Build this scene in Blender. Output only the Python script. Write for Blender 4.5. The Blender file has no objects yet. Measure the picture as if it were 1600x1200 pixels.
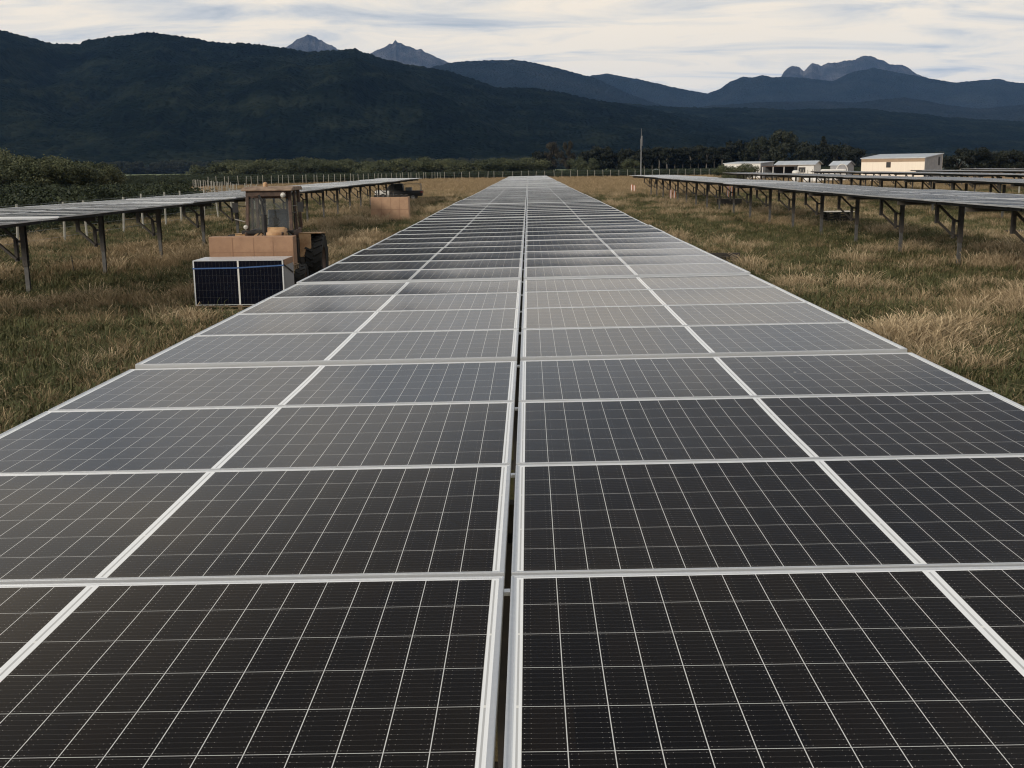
import bpy, math, random
import numpy as np
from mathutils import Vector, Matrix, Euler

S = bpy.context.scene
COL = S.collection
RNG = np.random.default_rng(7)
random.seed(7)

# ------------------------------------------------------------------ camera
CAM = Vector((0.0615, -5.845, 3.20))
FPX, PITCH, YAW, ROLL = 1713.0, 0.1955, -0.01687, 0.012
_c, _s = math.cos(YAW), math.sin(YAW)
R0 = Vector((_c, -_s, 0)); F0 = Vector((_s, _c, 0)); ZU = Vector((0, 0, 1))
FW = F0 * math.cos(PITCH) - ZU * math.sin(PITCH)
UP = F0 * math.sin(PITCH) + ZU * math.cos(PITCH)
RT = R0 * math.cos(ROLL) - UP * math.sin(ROLL)
UP2 = R0 * math.sin(ROLL) + UP * math.cos(ROLL)
cam = bpy.data.cameras.new('camera')
cam.sensor_width = 36.0
cam.lens = FPX / 1600.0 * 36.0
cam.clip_start, cam.clip_end = 0.05, 60000.0
camo = bpy.data.objects.new('camera', cam)
COL.objects.link(camo)
M = Matrix((RT, UP2, -FW)).transposed().to_4x4()
M.translation = CAM
camo.matrix_world = M
S.camera = camo

def ray(u, v):
    return (FW + RT * ((u - 800) / FPX) - UP2 * ((v - 600) / FPX))
def at_depth(u, v, dist):          # a point seen at (u, v) lying `dist` metres ahead of the camera
    d = ray(u, v)
    return CAM + d * (dist / d.y)
def at_z(u, v, z=0.0):
    d = ray(u, v)
    return CAM + d * ((z - CAM.z) / d.z)

# ------------------------------------------------------------------ sky, sun, exposure
SUN_EL, SUN_AZ = 23.0, 232.0       # sun behind the camera to the left, behind thin cloud
W = bpy.data.worlds.new('World'); S.world = W; W.use_nodes = True
nt = W.node_tree; nt.nodes.clear()
def N(nt, t, **kw):
    n = nt.nodes.new(t)
    for k, v in kw.items():
        if k in n.inputs: n.inputs[k].default_value = v
        else: setattr(n, k, v)
    return n
def L(nt, a, b): nt.links.new(a, b)
def mathn(nt, op, a, b=None, c=None, clamp=False):
    n = nt.nodes.new('ShaderNodeMath'); n.operation = op; n.use_clamp = clamp
    for i, x in enumerate((a, b, c)):
        if x is None: continue
        if isinstance(x, (int, float)): n.inputs[i].default_value = x
        else: nt.links.new(x, n.inputs[i])
    return n.outputs[0]
def ramp(nt, fac, stops):
    n = nt.nodes.new('ShaderNodeValToRGB')
    e = n.color_ramp.elements
    while len(e) < len(stops): e.new(0.5)
    for i, (p, c) in enumerate(stops):
        e[i].position = p
        e[i].color = (c[0], c[1], c[2], 1) if hasattr(c, '__len__') else (c, c, c, 1)
    if fac is not None: nt.links.new(fac, n.inputs[0])
    return n.outputs[0]
def mixc(nt, fac, a, b, blend='MIX'):
    n = nt.nodes.new('ShaderNodeMix'); n.data_type = 'RGBA'; n.blend_type = blend
    for s, x in ((n.inputs[0], fac), (n.inputs[6], a), (n.inputs[7], b)):
        if isinstance(x, (int, float)): s.default_value = x
        elif isinstance(x, (tuple, list)): s.default_value = (x[0], x[1], x[2], 1)
        else: nt.links.new(x, s)
    return n.outputs[2]

sky = N(nt, 'ShaderNodeTexSky', sky_type='NISHITA', sun_disc=False, sun_elevation=math.radians(SUN_EL),
        sun_rotation=math.radians(SUN_AZ), air_density=1.0, dust_density=1.5, ozone_density=1.0)
tc = N(nt, 'ShaderNodeTexCoord')
sx = N(nt, 'ShaderNodeSeparateXYZ'); L(nt, tc.outputs['Generated'], sx.inputs[0])
zc = mathn(nt, 'ADD', mathn(nt, 'MAXIMUM', sx.outputs[2], 0.0), 0.06)
cx_ = mathn(nt, 'DIVIDE', sx.outputs[0], zc); cy_ = mathn(nt, 'DIVIDE', sx.outputs[1], zc)
cv = N(nt, 'ShaderNodeCombineXYZ'); L(nt, cx_, cv.inputs[0]); L(nt, cy_, cv.inputs[1])
mp = N(nt, 'ShaderNodeMapping'); L(nt, cv.outputs[0], mp.inputs[0])
mp.inputs['Scale'].default_value = (0.95, 1.45, 1); mp.inputs['Rotation'].default_value = (0, 0, math.radians(12))
mp.inputs['Location'].default_value = (5.3, 2.45, 0)
n1 = N(nt, 'ShaderNodeTexNoise', Scale=1.0, Detail=7.0, Roughness=0.6, Distortion=0.9); L(nt, mp.outputs[0], n1.inputs['Vector'])
mp2 = N(nt, 'ShaderNodeMapping'); L(nt, cv.outputs[0], mp2.inputs[0])
mp2.inputs['Scale'].default_value = (0.13, 0.3, 1); mp2.inputs['Location'].default_value = (7.1, 4.6, 0)
n2 = N(nt, 'ShaderNodeTexNoise', Scale=1.0, Detail=3.0, Roughness=0.5); L(nt, mp2.outputs[0], n2.inputs['Vector'])
cl = mathn(nt, 'ADD', mathn(nt, 'MULTIPLY', n1.outputs[0], 0.6), mathn(nt, 'MULTIPLY', n2.outputs[0], 0.4))
SKY_GAIN = 7.3
ccol = ramp(nt, cl, [(0.41, (0.49, 0.54, 0.61)), (0.468, (0.66, 0.685, 0.715)), (0.52, (0.86, 0.83, 0.77)), (0.58, (1.04, 0.945, 0.80))])
# sky out of view is shaped: dark band dims panel reflections, bright zenith lights ground
high = mathn(nt, 'MULTIPLY', mathn(nt, 'SUBTRACT', sx.outputs[2], 0.14), 9.0, clamp=True)
ev = mathn(nt, 'ADD', sx.outputs[2], mathn(nt, 'ADD', mathn(nt, 'MULTIPLY', mathn(nt, 'MULTIPLY', sx.outputs[0], 0.35), high), mathn(nt, 'MULTIPLY', mathn(nt, 'SUBTRACT', n2.outputs[0], 0.5), 0.12)))
el = ramp(nt, ev, [(0.0, (1, 1, 1)), (0.09, (1.0, .985, .965)), (0.165, (1.0, .95, .88)), (0.235, (.45, .42, .385)), (0.32, (.155, .15, .15)), (0.52, (.20, .20, .20)), (0.62, (.5, .5, .5)), (0.8, (1.0, 1.0, 1.0)), (1.0, (1.2, 1.2, 1.2))])
ccol = mixc(nt, 1.0, ccol, el, 'MULTIPLY')
cbig = N(nt, 'ShaderNodeVectorMath', operation='SCALE'); L(nt, ccol, cbig.inputs[0]); cbig.inputs['Scale'].default_value = SKY_GAIN
cover = ramp(nt, cl, [(0.34, 0.86), (0.44, 0.97)])
mx = mixc(nt, cover, sky.outputs[0], cbig.outputs[0])
bg = N(nt, 'ShaderNodeBackground', Strength=0.1); L(nt, mx, bg.inputs[0])
wo = N(nt, 'ShaderNodeOutputWorld'); L(nt, bg.outputs[0], wo.inputs[0])

sl = bpy.data.lights.new('sun', 'SUN'); sl.energy = 2.0; sl.angle = math.radians(12); sl.color = (1.0, 0.91, 0.79)
so = bpy.data.objects.new('sun', sl); COL.objects.link(so)
_az = math.radians(SUN_AZ); _el = math.radians(SUN_EL)
sd = Vector((math.sin(_az) * math.cos(_el), math.cos(_az) * math.cos(_el), math.sin(_el)))   # towards the sun
so.rotation_euler = (-sd).to_track_quat('-Z', 'Y').to_euler()
so.location = sd * 300 + Vector((0, 0, 10))
S.view_settings.view_transform = 'Standard'; S.view_settings.look = 'None'
S.view_settings.gamma = 1.0; S.view_settings.exposure = 0.6; S.view_settings.use_curve_mapping = False
S.cycles.filter_width = 1.15; S.cycles.max_bounces = 6; S.cycles.volume_bounces = 0; S.cycles.transparent_max_bounces = 12

# ------------------------------------------------------------------ tagging and mesh helpers
def tag(o, label=None, cat=None, group=None, kind=None):
    for k, v in (('label', label), ('category', cat), ('group', group), ('kind', kind)):
        if v: o[k] = v
    return o
def thing(name, label, cat, loc=(0, 0, 0), rz=0.0, group=None):
    o = bpy.data.objects.new(name, None); COL.objects.link(o)
    o.empty_display_size = 0.2; o.location = loc; o.rotation_euler = (0, 0, rz)
    return tag(o, label, cat, group)
def inst(name, mesh, parent=None, loc=(0, 0, 0), rot=(0, 0, 0), scale=None):
    o = bpy.data.objects.new(name, mesh); COL.objects.link(o)
    o.parent = parent; o.location = loc; o.rotation_euler = rot
    if scale is not None: o.scale = (scale,) * 3 if isinstance(scale, (int, float)) else scale
    return o

class MB:
    def __init__(s): s.v = []; s.f = []; s.m = []; s.cur = 0
    def _add(s, vs, fs):
        b = len(s.v); s.v += [tuple(p) for p in vs]
        for f in fs: s.f.append(tuple(i + b for i in f)); s.m.append(s.cur)
    def box(s, x0, x1, y0, y1, z0, z1):
        s._add([(x0, y0, z0), (x1, y0, z0), (x1, y1, z0), (x0, y1, z0), (x0, y0, z1), (x1, y0, z1), (x1, y1, z1), (x0, y1, z1)],
               [(0, 3, 2, 1), (4, 5, 6, 7), (0, 1, 5, 4), (1, 2, 6, 5), (2, 3, 7, 6), (3, 0, 4, 7)]); return s
    def hexa(s, p8):
        s._add(p8, [(0, 3, 2, 1), (4, 5, 6, 7), (0, 1, 5, 4), (1, 2, 6, 5), (2, 3, 7, 6), (3, 0, 4, 7)]); return s
    def bar(s, p, q, w, h, up=(0, 0, 1)):
        p = Vector(p); q = Vector(q); d = (q - p).normalized(); u = Vector(up)
        if abs(d.dot(u)) > .98: u = Vector((0, 1, 0))
        a = d.cross(u).normalized() * (w / 2); b = a.cross(d).normalized() * (h / 2)
        s._add([p - a - b, p + a - b, p + a + b, p - a + b, q - a - b, q + a - b, q + a + b, q - a + b],
               [(0, 1, 2, 3), (7, 6, 5, 4), (4, 5, 1, 0), (5, 6, 2, 1), (6, 7, 3, 2), (7, 4, 0, 3)]); return s
    def tube(s, p, q, r, r2=None, n=10, cap=True):
        p = Vector(p); q = Vector(q); r2 = r if r2 is None else r2
        d = (q - p).normalized(); u = Vector((0, 0, 1)) if abs(d.z) < .9 else Vector((1, 0, 0))
        a = d.cross(u).normalized(); b = d.cross(a)
        vs = [p + (a * math.cos(t) + b * math.sin(t)) * r for t in [2 * math.pi * i / n for i in range(n)]] + \
             [q + (a * math.cos(t) + b * math.sin(t)) * r2 for t in [2 * math.pi * i / n for i in range(n)]]
        fs = [(i, i + n, (i + 1) % n + n, (i + 1) % n) for i in range(n)]
        if cap: fs += [tuple(range(n)), tuple(range(2 * n - 1, n - 1, -1))]
        s._add(vs, fs); return s
    def path(s, pts, r, n=8):
        for a, b in zip(pts[:-1], pts[1:]): s.tube(a, b, r, n=n)
        return s
    def lathe(s, prof, axis='z', n=32, c=(0, 0, 0)):   # prof: (radius, along)
        vs = []
        for (r, a) in prof:
            for i in range(n):
                t = 2 * math.pi * i / n; x, y = r * math.cos(t), r * math.sin(t)
                p = (x, y, a) if axis == 'z' else ((a, x, y) if axis == 'x' else (x, a, y))
                vs.append((p[0] + c[0], p[1] + c[1], p[2] + c[2]))
        fs = []
        for k in range(len(prof) - 1):
            for i in range(n):
                j = (i + 1) % n
                fs.append((k * n + i, k * n + j, (k + 1) * n + j, (k + 1) * n + i))
        s._add(vs, fs); return s
    def poly(s, vs): s._add(vs, [tuple(range(len(vs)))]); return s
    def prism(s, prof, x0, x1):        # prof in (y, z), extruded along x
        n = len(prof)
        s._add([(x0, y, z) for y, z in prof] + [(x1, y, z) for y, z in prof],
               [tuple(range(n - 1, -1, -1)), tuple(range(n, 2 * n))] + [(i, (i + 1) % n, (i + 1) % n + n, i + n) for i in range(n)]); return s
    def mesh(s, name, mats, smooth=False):
        me = bpy.data.meshes.new(name); me.from_pydata(s.v, [], s.f)
        for m in (mats if isinstance(mats, (list, tuple)) else [mats]): me.materials.append(m)
        me.polygons.foreach_set('material_index', s.m)
        if smooth: me.polygons.foreach_set('use_smooth', [True] * len(s.f))
        me.update(); return me
    def obj(s, name, mats, parent=None, loc=(0, 0, 0), rot=(0, 0, 0), smooth=False, bevel=0):
        o = inst(name, s.mesh(name, mats, smooth), parent, loc, rot)
        if bevel:
            b = o.modifiers.new('bevel', 'BEVEL'); b.width = bevel; b.segments = 2; b.limit_method = 'ANGLE'
        return o
def np_mesh(name, v, f, mat, smooth=False):
    """v (n,3) float, f (m,4) int"""
    me = bpy.data.meshes.new(name)
    me.vertices.add(len(v)); me.vertices.foreach_set('co', np.ascontiguousarray(v, dtype=np.float32).ravel())
    k = f.shape[1]
    me.loops.add(f.size); me.loops.foreach_set('vertex_index', f.astype(np.int32).ravel())
    me.polygons.add(len(f)); me.polygons.foreach_set('loop_start', np.arange(0, f.size, k, dtype=np.int32))
    me.polygons.foreach_set('loop_total', np.full(len(f), k, dtype=np.int32))
    if smooth: me.polygons.foreach_set('use_smooth', np.ones(len(f), dtype=bool))
    me.materials.append(mat); me.update(calc_edges=True); me.validate(); return me

# ------------------------------------------------------------------ noise in numpy
_perm = np.random.default_rng(3).random((512, 512))
def vnoise(x, y):
    xi = np.floor(x).astype(int); yi = np.floor(y).astype(int); xf = x - xi; yf = y - yi
    xf = xf * xf * (3 - 2 * xf); yf = yf * yf * (3 - 2 * yf)
    g = lambda a, b: _perm[a % 512, b % 512]
    return (g(xi, yi) * (1 - xf) + g(xi + 1, yi) * xf) * (1 - yf) + (g(xi, yi + 1) * (1 - xf) + g(xi + 1, yi + 1) * xf) * yf
def fbm(x, y, o=5, gain=.5):
    a, t, s = 1.0, 0.0, 0.0
    for i in range(o):
        t = t + a * (vnoise(x + 17.3 * i, y + 9.1 * i) * 2 - 1); s += a; a *= gain; x = x * 2.03; y = y * 2.03
    return t / s

# ------------------------------------------------------------------ materials
def newmat(name):
    m = bpy.data.materials.new(name); m.use_nodes = True
    b = m.node_tree.nodes['Principled BSDF']; return m, m.node_tree, b
def mat(name, c1, c2=None, rough=0.6, metal=0.0, scale=6.0, detail=5.0, bump=0.0, coord='Object', stretch=None, spec=None, lo=.38, hi=.66):
    m, t, b = newmat(name)
    b.inputs['Roughness'].default_value = rough; b.inputs['Metallic'].default_value = metal
    if spec is not None: b.inputs['Specular IOR Level'].default_value = spec
    if c2 is None: c2 = tuple(x * 0.75 for x in c1)
    tcn = N(t, 'ShaderNodeTexCoord'); mpn = N(t, 'ShaderNodeMapping'); L(t, tcn.outputs[coord], mpn.inputs[0])
    if stretch: mpn.inputs['Scale'].default_value = stretch
    nz = N(t, 'ShaderNodeTexNoise', Scale=scale, Detail=detail, Roughness=0.6); L(t, mpn.outputs[0], nz.inputs['Vector'])
    L(t, ramp(t, nz.outputs[0], [(lo, c1), (hi, c2)]), b.inputs['Base Color'])
    rr = mathn(t, 'ADD', mathn(t, 'MULTIPLY', nz.outputs[0], 0.2), rough - 0.1, clamp=True); L(t, rr, b.inputs['Roughness'])
    if bump:
        bp = N(t, 'ShaderNodeBump', Strength=bump, Distance=0.02); L(t, nz.outputs[0], bp.inputs['Height']); L(t, bp.outputs[0], b.inputs['Normal'])
    return m
def glassmat(name, tint=(0.75, 0.8, 0.8), alpha=0.25):
    m, t, b = newmat(name)
    t.nodes.remove(b)
    g = N(t, 'ShaderNodeBsdfGlossy', Roughness=0.05); tr = N(t, 'ShaderNodeBsdfTransparent'); tr.inputs[0].default_value = (*tint, 1)
    fr = N(t, 'ShaderNodeFresnel', IOR=1.5); mxs = N(t, 'ShaderNodeMixShader')
    nz = N(t, 'ShaderNodeTexNoise', Scale=3.0, Detail=4.0)
    df = N(t, 'ShaderNodeBsdfDiffuse'); df.inputs[0].default_value = (.25, .25, .23, 1)
    m2 = N(t, 'ShaderNodeMixShader'); L(t, mathn(t, 'MULTIPLY', nz.outputs[0], alpha), m2.inputs[0]); L(t, tr.outputs[0], m2.inputs[1]); L(t, df.outputs[0], m2.inputs[2])
    L(t, fr.outputs[0], mxs.inputs[0]); L(t, m2.outputs[0], mxs.inputs[1]); L(t, g.outputs[0], mxs.inputs[2])
    L(t, mxs.outputs[0], t.nodes['Material Output'].inputs[0]); return m

def solar_material(name, rough=0.16, ior=1.36, lines=1.0, navy=0.0):
    m, t, b = newmat(name)
    tcn = N(t, 'ShaderNodeTexCoord'); sp = N(t, 'ShaderNodeSeparateXYZ'); L(t, tcn.outputs['Object'], sp.inputs[0])
    x, y = sp.outputs[0], sp.outputs[1]
    ax = mathn(t, 'ABSOLUTE', x)
    X0, X1, Y1 = 0.0155, 1.0195, 0.504
    cw = (X1 - X0) / 12; ch = 2 * Y1 / 6
    u = mathn(t, 'DIVIDE', mathn(t, 'SUBTRACT', ax, X0), cw)          # cell column coordinate
    v = mathn(t, 'DIVIDE', mathn(t, 'ADD', y, Y1), ch)                # cell row coordinate
    du = mathn(t, 'MULTIPLY', mathn(t, 'PINGPONG', u, 0.5), cw)       # metres to nearest column line
    dv = mathn(t, 'MULTIPLY', mathn(t, 'PINGPONG', v, 0.5), ch)
    gl = mathn(t, 'MAXIMUM', mathn(t, 'LESS_THAN', du, 0.00095), mathn(t, 'LESS_THAN', dv, 0.0008))
    out = mathn(t, 'MAXIMUM', mathn(t, 'LESS_THAN', ax, X0), mathn(t, 'MAXIMUM', mathn(t, 'GREATER_THAN', ax, X1),
                mathn(t, 'GREATER_THAN', mathn(t, 'ABSOLUTE', y), Y1)))
    # busbars, nine to a cell, with solder pads near the cell edges
    bb = mathn(t, 'MULTIPLY', mathn(t, 'PINGPONG', mathn(t, 'ADD', mathn(t, 'MULTIPLY', v, 9.0), 0.5), 0.5), ch / 9)
    bus = mathn(t, 'LESS_THAN', bb, 0.00035)
    p1 = mathn(t, 'LESS_THAN', mathn(t, 'ABSOLUTE', mathn(t, 'SUBTRACT', du, 0.0062)), 0.0010)
    p2 = mathn(t, 'LESS_THAN', mathn(t, 'ABSOLUTE', mathn(t, 'SUBTRACT', du, 0.0185)), 0.0008)
    pad = mathn(t, 'MULTIPLY', mathn(t, 'MAXIMUM', p1, p2), mathn(t, 'LESS_THAN', bb, 0.0009))
    # cell to cell variation
    cid = N(t, 'ShaderNodeCombineXYZ'); L(t, mathn(t, 'FLOOR', mathn(t, 'DIVIDE', x, cw)), cid.inputs[0]); L(t, mathn(t, 'FLOOR', v), cid.inputs[1])
    oi = N(t, 'ShaderNodeObjectInfo'); L(t, mathn(t, 'MULTIPLY', oi.outputs['Random'], 91.0), cid.inputs[2])
    wn = N(t, 'ShaderNodeTexWhiteNoise'); L(t, cid.outputs[0], wn.inputs['Vector'])
    cell = ramp(t, wn.outputs[0], [(0.0, (0.0032, 0.0032, 0.0042)), (0.5, (0.0045, 0.0042, 0.0045)), (1.0, (0.0065, 0.0052, 0.0048))])
    if navy: cell = mixc(t, navy, cell, (.004, .007, .020))
    c = mixc(t, mathn(t, 'MULTIPLY', bus, 0.22 * lines), cell, (0.30, 0.28, 0.26))
    c = mixc(t, mathn(t, 'MULTIPLY', pad, 0.5 * lines), c, (0.42, 0.40, 0.37))
    c = mixc(t, mathn(t, 'MULTIPLY', gl, lines), c, (0.58, 0.58, 0.565))
    # white margin and mid strip with its grey ribbon and cell ends
    rib = mathn(t, 'LESS_THAN', mathn(t, 'ABSOLUTE', mathn(t, 'SUBTRACT', ax, 0.0)), 0.0028)
    ribm = mathn(t, 'LESS_THAN', mathn(t, 'ABSOLUTE', mathn(t, 'SUBTRACT', ax, 1.0275)), 0.0022)
    rg = mathn(t, 'MULTIPLY', mathn(t, 'MAXIMUM', rib, ribm), mathn(t, 'LESS_THAN', mathn(t, 'ABSOLUTE', y), 0.497))
    tick = mathn(t, 'MULTIPLY', mathn(t, 'LESS_THAN', mathn(t, 'ABSOLUTE', mathn(t, 'SUBTRACT', mathn(t, 'PINGPONG', v, 1.0), 0.0)), 0.03), rg)
    wh = mixc(t, mathn(t, 'MULTIPLY', rg, 0.62), (0.77, 0.79, 0.80), (0.25, 0.25, 0.25))
    wh = mixc(t, tick, wh, (0.70, 0.70, 0.67))
    c = mixc(t, out, c, wh)
    # a film of dust, a little uneven from panel to panel
    geo = N(t, 'ShaderNodeNewGeometry')
    nz = N(t, 'ShaderNodeTexNoise', Scale=1.3, Detail=6.0, Roughness=0.65); L(t, geo.outputs['Position'], nz.inputs['Vector'])
    nz2 = N(t, 'ShaderNodeTexNoise', Scale=240.0, Detail=2.0); L(t, geo.outputs['Position'], nz2.inputs['Vector'])
    spk = ramp(t, nz2.outputs[0], [(0.74, 0.0), (0.80, 1.0)])
    dv_ = mathn(t, 'ADD', mathn(t, 'MULTIPLY', mathn(t, 'POWER', oi.outputs['Random'], 2.0), 2.2), .25)
    dust = mathn(t, 'MULTIPLY', dv_, mathn(t, 'ADD', mathn(t, 'MULTIPLY', nz.outputs[0], 0.010), mathn(t, 'MULTIPLY', spk, 0.02)))
    c = mixc(t, dust, c, (0.36, 0.32, 0.26))
    # bird droppings and dried drips, sparse; grime gathers along the low edge of the glass
    vo = N(t, 'ShaderNodeTexVoronoi', Scale=1.35, Randomness=1.0); L(t, geo.outputs['Position'], vo.inputs['Vector'])
    n3 = N(t, 'ShaderNodeTexNoise', Scale=40.0, Detail=3.0); L(t, geo.outputs['Position'], n3.inputs['Vector'])
    drop = mathn(t, 'LESS_THAN', mathn(t, 'ADD', vo.outputs['Distance'], mathn(t, 'MULTIPLY', mathn(t, 'SUBTRACT', n3.outputs[0], .5), .03)), .013)
    sepc = N(t, 'ShaderNodeSeparateColor'); L(t, vo.outputs['Color'], sepc.inputs[0])
    drop = mathn(t, 'MULTIPLY', drop, mathn(t, 'GREATER_THAN', sepc.outputs[0], .66))
    c = mixc(t, mathn(t, 'MULTIPLY', drop, .7), c, (.6, .6, .56))
    edge = ramp(t, mathn(t, 'MULTIPLY', mathn(t, 'ADD', y, .508), 8.0), [(0.0, 1.0), (.35, .0)])
    c = mixc(t, mathn(t, 'MULTIPLY', mathn(t, 'MULTIPLY', edge, nz.outputs[0]), .10), c, (.30, .27, .22))
    L(t, c, b.inputs['Base Color'])
    b.inputs['IOR'].default_value = ior; b.inputs['Sheen Weight'].default_value = .028; b.inputs['Sheen Roughness'].default_value = .4; b.inputs['Sheen Tint'].default_value = (1, .88, .76, 1)
    L(t, mathn(t, 'ADD', mathn(t, 'MULTIPLY', nz.outputs[0], 0.06), rough - 0.03), b.inputs['Roughness'])
    return m

M_CELL = solar_material('solar_cells', .09, 1.18)
M_BACK = mat('backsheet', (0.45, 0.46, 0.46), (0.38, 0.39, 0.40), rough=0.5)
M_ALU = mat('anodised_frame', (0.80, 0.815, 0.83), (0.71, 0.73, 0.75), rough=0.36, metal=0.72, scale=9, stretch=(.2, 3, 3))
M_GALV = mat('galvanised_steel', (0.30, 0.31, 0.32), (0.20, 0.21, 0.22), rough=0.5, metal=0.55, scale=14)
M_STEEL = mat('dark_steel', (0.055, 0.052, 0.05), (0.10, 0.085, 0.07), rough=0.6, metal=0.3, scale=7)
M_PILE = mat('pile_steel', (0.13, 0.13, 0.125), (0.08, 0.077, 0.073), rough=0.6, metal=0.35, scale=6)
M_PURL = mat('purlin_steel', (0.075, 0.078, 0.08), (0.05, 0.05, 0.052), rough=0.5, metal=0.5, scale=6)
M_WOOD = mat('pallet_wood', (0.26, 0.19, 0.12), (0.15, 0.105, 0.065), rough=0.85, scale=5, stretch=(1, 8, 8), bump=.4)
M_WOODD = mat('weathered_wood', (0.055, 0.048, 0.04), (0.025, 0.022, 0.02), rough=0.9, scale=5, stretch=(1, 8, 8), bump=.4)
M_CARD = mat('cardboard', (0.34, 0.205, 0.125), (0.27, 0.16, 0.10), rough=0.85, scale=3, bump=.25)
M_CARDP = mat('pale_cardboard', (0.45, 0.29, 0.185), (0.37, 0.23, 0.15), rough=0.85, scale=3, bump=.25)
M_TAPE = mat('carton_tape', (0.22, 0.12, 0.07), (0.26, 0.15, 0.09), rough=0.4)
M_RUB = mat('rubber', (0.010, 0.010, 0.010), (0.020, 0.019, 0.017), rough=0.85, scale=9, bump=.3)
M_ORNG = mat('faded_orange_paint', (0.46, 0.29, 0.15), (0.28, 0.15, 0.07), rough=0.55, scale=5)
M_BRWN = mat('rusty_brown_paint', (0.105, 0.064, 0.045), (0.055, 0.036, 0.028), rough=0.65, scale=7)
M_ROOFP = mat('dusty_roof_paint', (0.27, 0.19, 0.13), (0.14, 0.09, 0.06), rough=0.7, scale=5)
M_BLK = mat('black_paint', (0.014, 0.014, 0.015), (0.022, 0.021, 0.02), rough=0.5, scale=8)
M_SEAT = mat('dark_vinyl', (0.018, 0.022, 0.030), (0.03, 0.035, 0.045), rough=0.45, scale=9)
M_WHT = mat('white_paint', (0.70, 0.69, 0.66), (0.60, 0.59, 0.56), rough=0.5, scale=3)
M_CREAM = mat('cream_cladding', (0.80, 0.72, 0.61), (0.74, 0.66, 0.55), rough=0.6, scale=1.0, stretch=(6, 6, .3))
M_BAND = mat('tan_fascia', (0.34, 0.24, 0.155), (0.28, 0.20, 0.13), rough=0.6, scale=1.5)
M_ROOF = mat('pale_roof_sheet', (0.46, 0.49, 0.52), (0.38, 0.41, 0.45), rough=0.45, metal=.2, scale=1.2, stretch=(1, .15, 1))
M_GREYW = mat('grey_and_shaded_cladding', (0.30, 0.30, 0.31), (0.24, 0.24, 0.25), rough=0.6, scale=1.2)
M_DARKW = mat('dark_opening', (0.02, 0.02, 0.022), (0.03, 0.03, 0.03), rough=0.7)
M_GREEN = mat('green_shade_cloth', (0.10, 0.13, 0.12), (0.07, 0.095, 0.085), rough=0.7, scale=2)
M_STRAP = mat('blue_strap', (0.05, 0.12, 0.30), (0.04, 0.09, 0.22), rough=0.5, scale=20)
M_POST = mat('pale_timber_post', (0.36, 0.35, 0.31), (0.25, 0.245, 0.21), rough=0.85, scale=4)
M_RED = mat('red_paint', (0.42, 0.045, 0.03), (0.36, 0.035, 0.025), rough=0.5)
M_PINK = mat('orange_board_paint', (0.62, 0.17, 0.07), (0.52, 0.14, 0.06), rough=0.5)
M_BARK = mat('bark', (0.075, 0.062, 0.05), (0.035, 0.03, 0.025), rough=0.9, scale=3, bump=.5)
M_PBARK = mat('pale_bark', (0.20, 0.18, 0.15), (0.12, 0.105, 0.09), rough=0.9, scale=3, bump=.5)
M_GLASS = glassmat('cab_glass')
M_LAMP = mat('lamp_lens', (0.55, 0.54, 0.50), (0.45, 0.44, 0.40), rough=0.2)

def leafmat(name, cols, clump=0.35, rough=0.6):
    m, t, b = newmat(name)
    g = N(t, 'ShaderNodeNewGeometry'); oi = N(t, 'ShaderNodeObjectInfo'); tcn = N(t, 'ShaderNodeTexCoord')
    nz = N(t, 'ShaderNodeTexNoise', Scale=clump, Detail=3.0); L(t, tcn.outputs['Object'], nz.inputs['Vector'])
    f = mathn(t, 'ADD', mathn(t, 'MULTIPLY', g.outputs['Random Per Island'], 0.45), mathn(t, 'MULTIPLY', nz.outputs[0], 0.75))
    f = mathn(t, 'ADD', f, mathn(t, 'MULTIPLY', oi.outputs['Random'], 0.25)); f = mathn(t, 'SUBTRACT', f, 0.2)
    L(t, ramp(t, f, [(0.2, cols[0]), (0.5, cols[1]), (0.85, cols[2])]), b.inputs['Base Color'])
    b.inputs['Roughness'].default_value = rough; b.inputs['Specular IOR Level'].default_value = 0.2; return m
M_PINE = leafmat('dark_evergreen_leaves', [(0.004, 0.006, 0.003), (0.010, 0.013, 0.007), (0.022, 0.025, 0.013)])
M_BROAD = leafmat('broadleaf_leaves', [(0.012, 0.016, 0.009), (0.024, 0.029, 0.016), (0.044, 0.046, 0.028)])
M_OLIVE = leafmat('olive_willow_leaves', [(0.028, 0.036, 0.017), (0.062, 0.072, 0.034), (0.125, 0.126, 0.062)])
M_BROWNL = leafmat('brown_tinged_leaves', [(0.018, 0.017, 0.011), (0.034, 0.03, 0.02), (0.055, 0.047, 0.032)])
M_SCRUB = leafmat('scrub_leaves', [(0.009, 0.014, 0.006), (0.021, 0.030, 0.012), (0.048, 0.057, 0.025)])
M_DRY = leafmat('dry_grass_blades', [(0.12, 0.088, 0.048), (0.25, 0.19, 0.108), (0.47, 0.36, 0.225)], clump=1.5, rough=.8)
M_TURF = leafmat('green_grass_blades', [(0.032, 0.042, 0.015), (0.068, 0.076, 0.030), (0.15, 0.135, 0.065)], clump=1.5, rough=.7)

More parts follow.
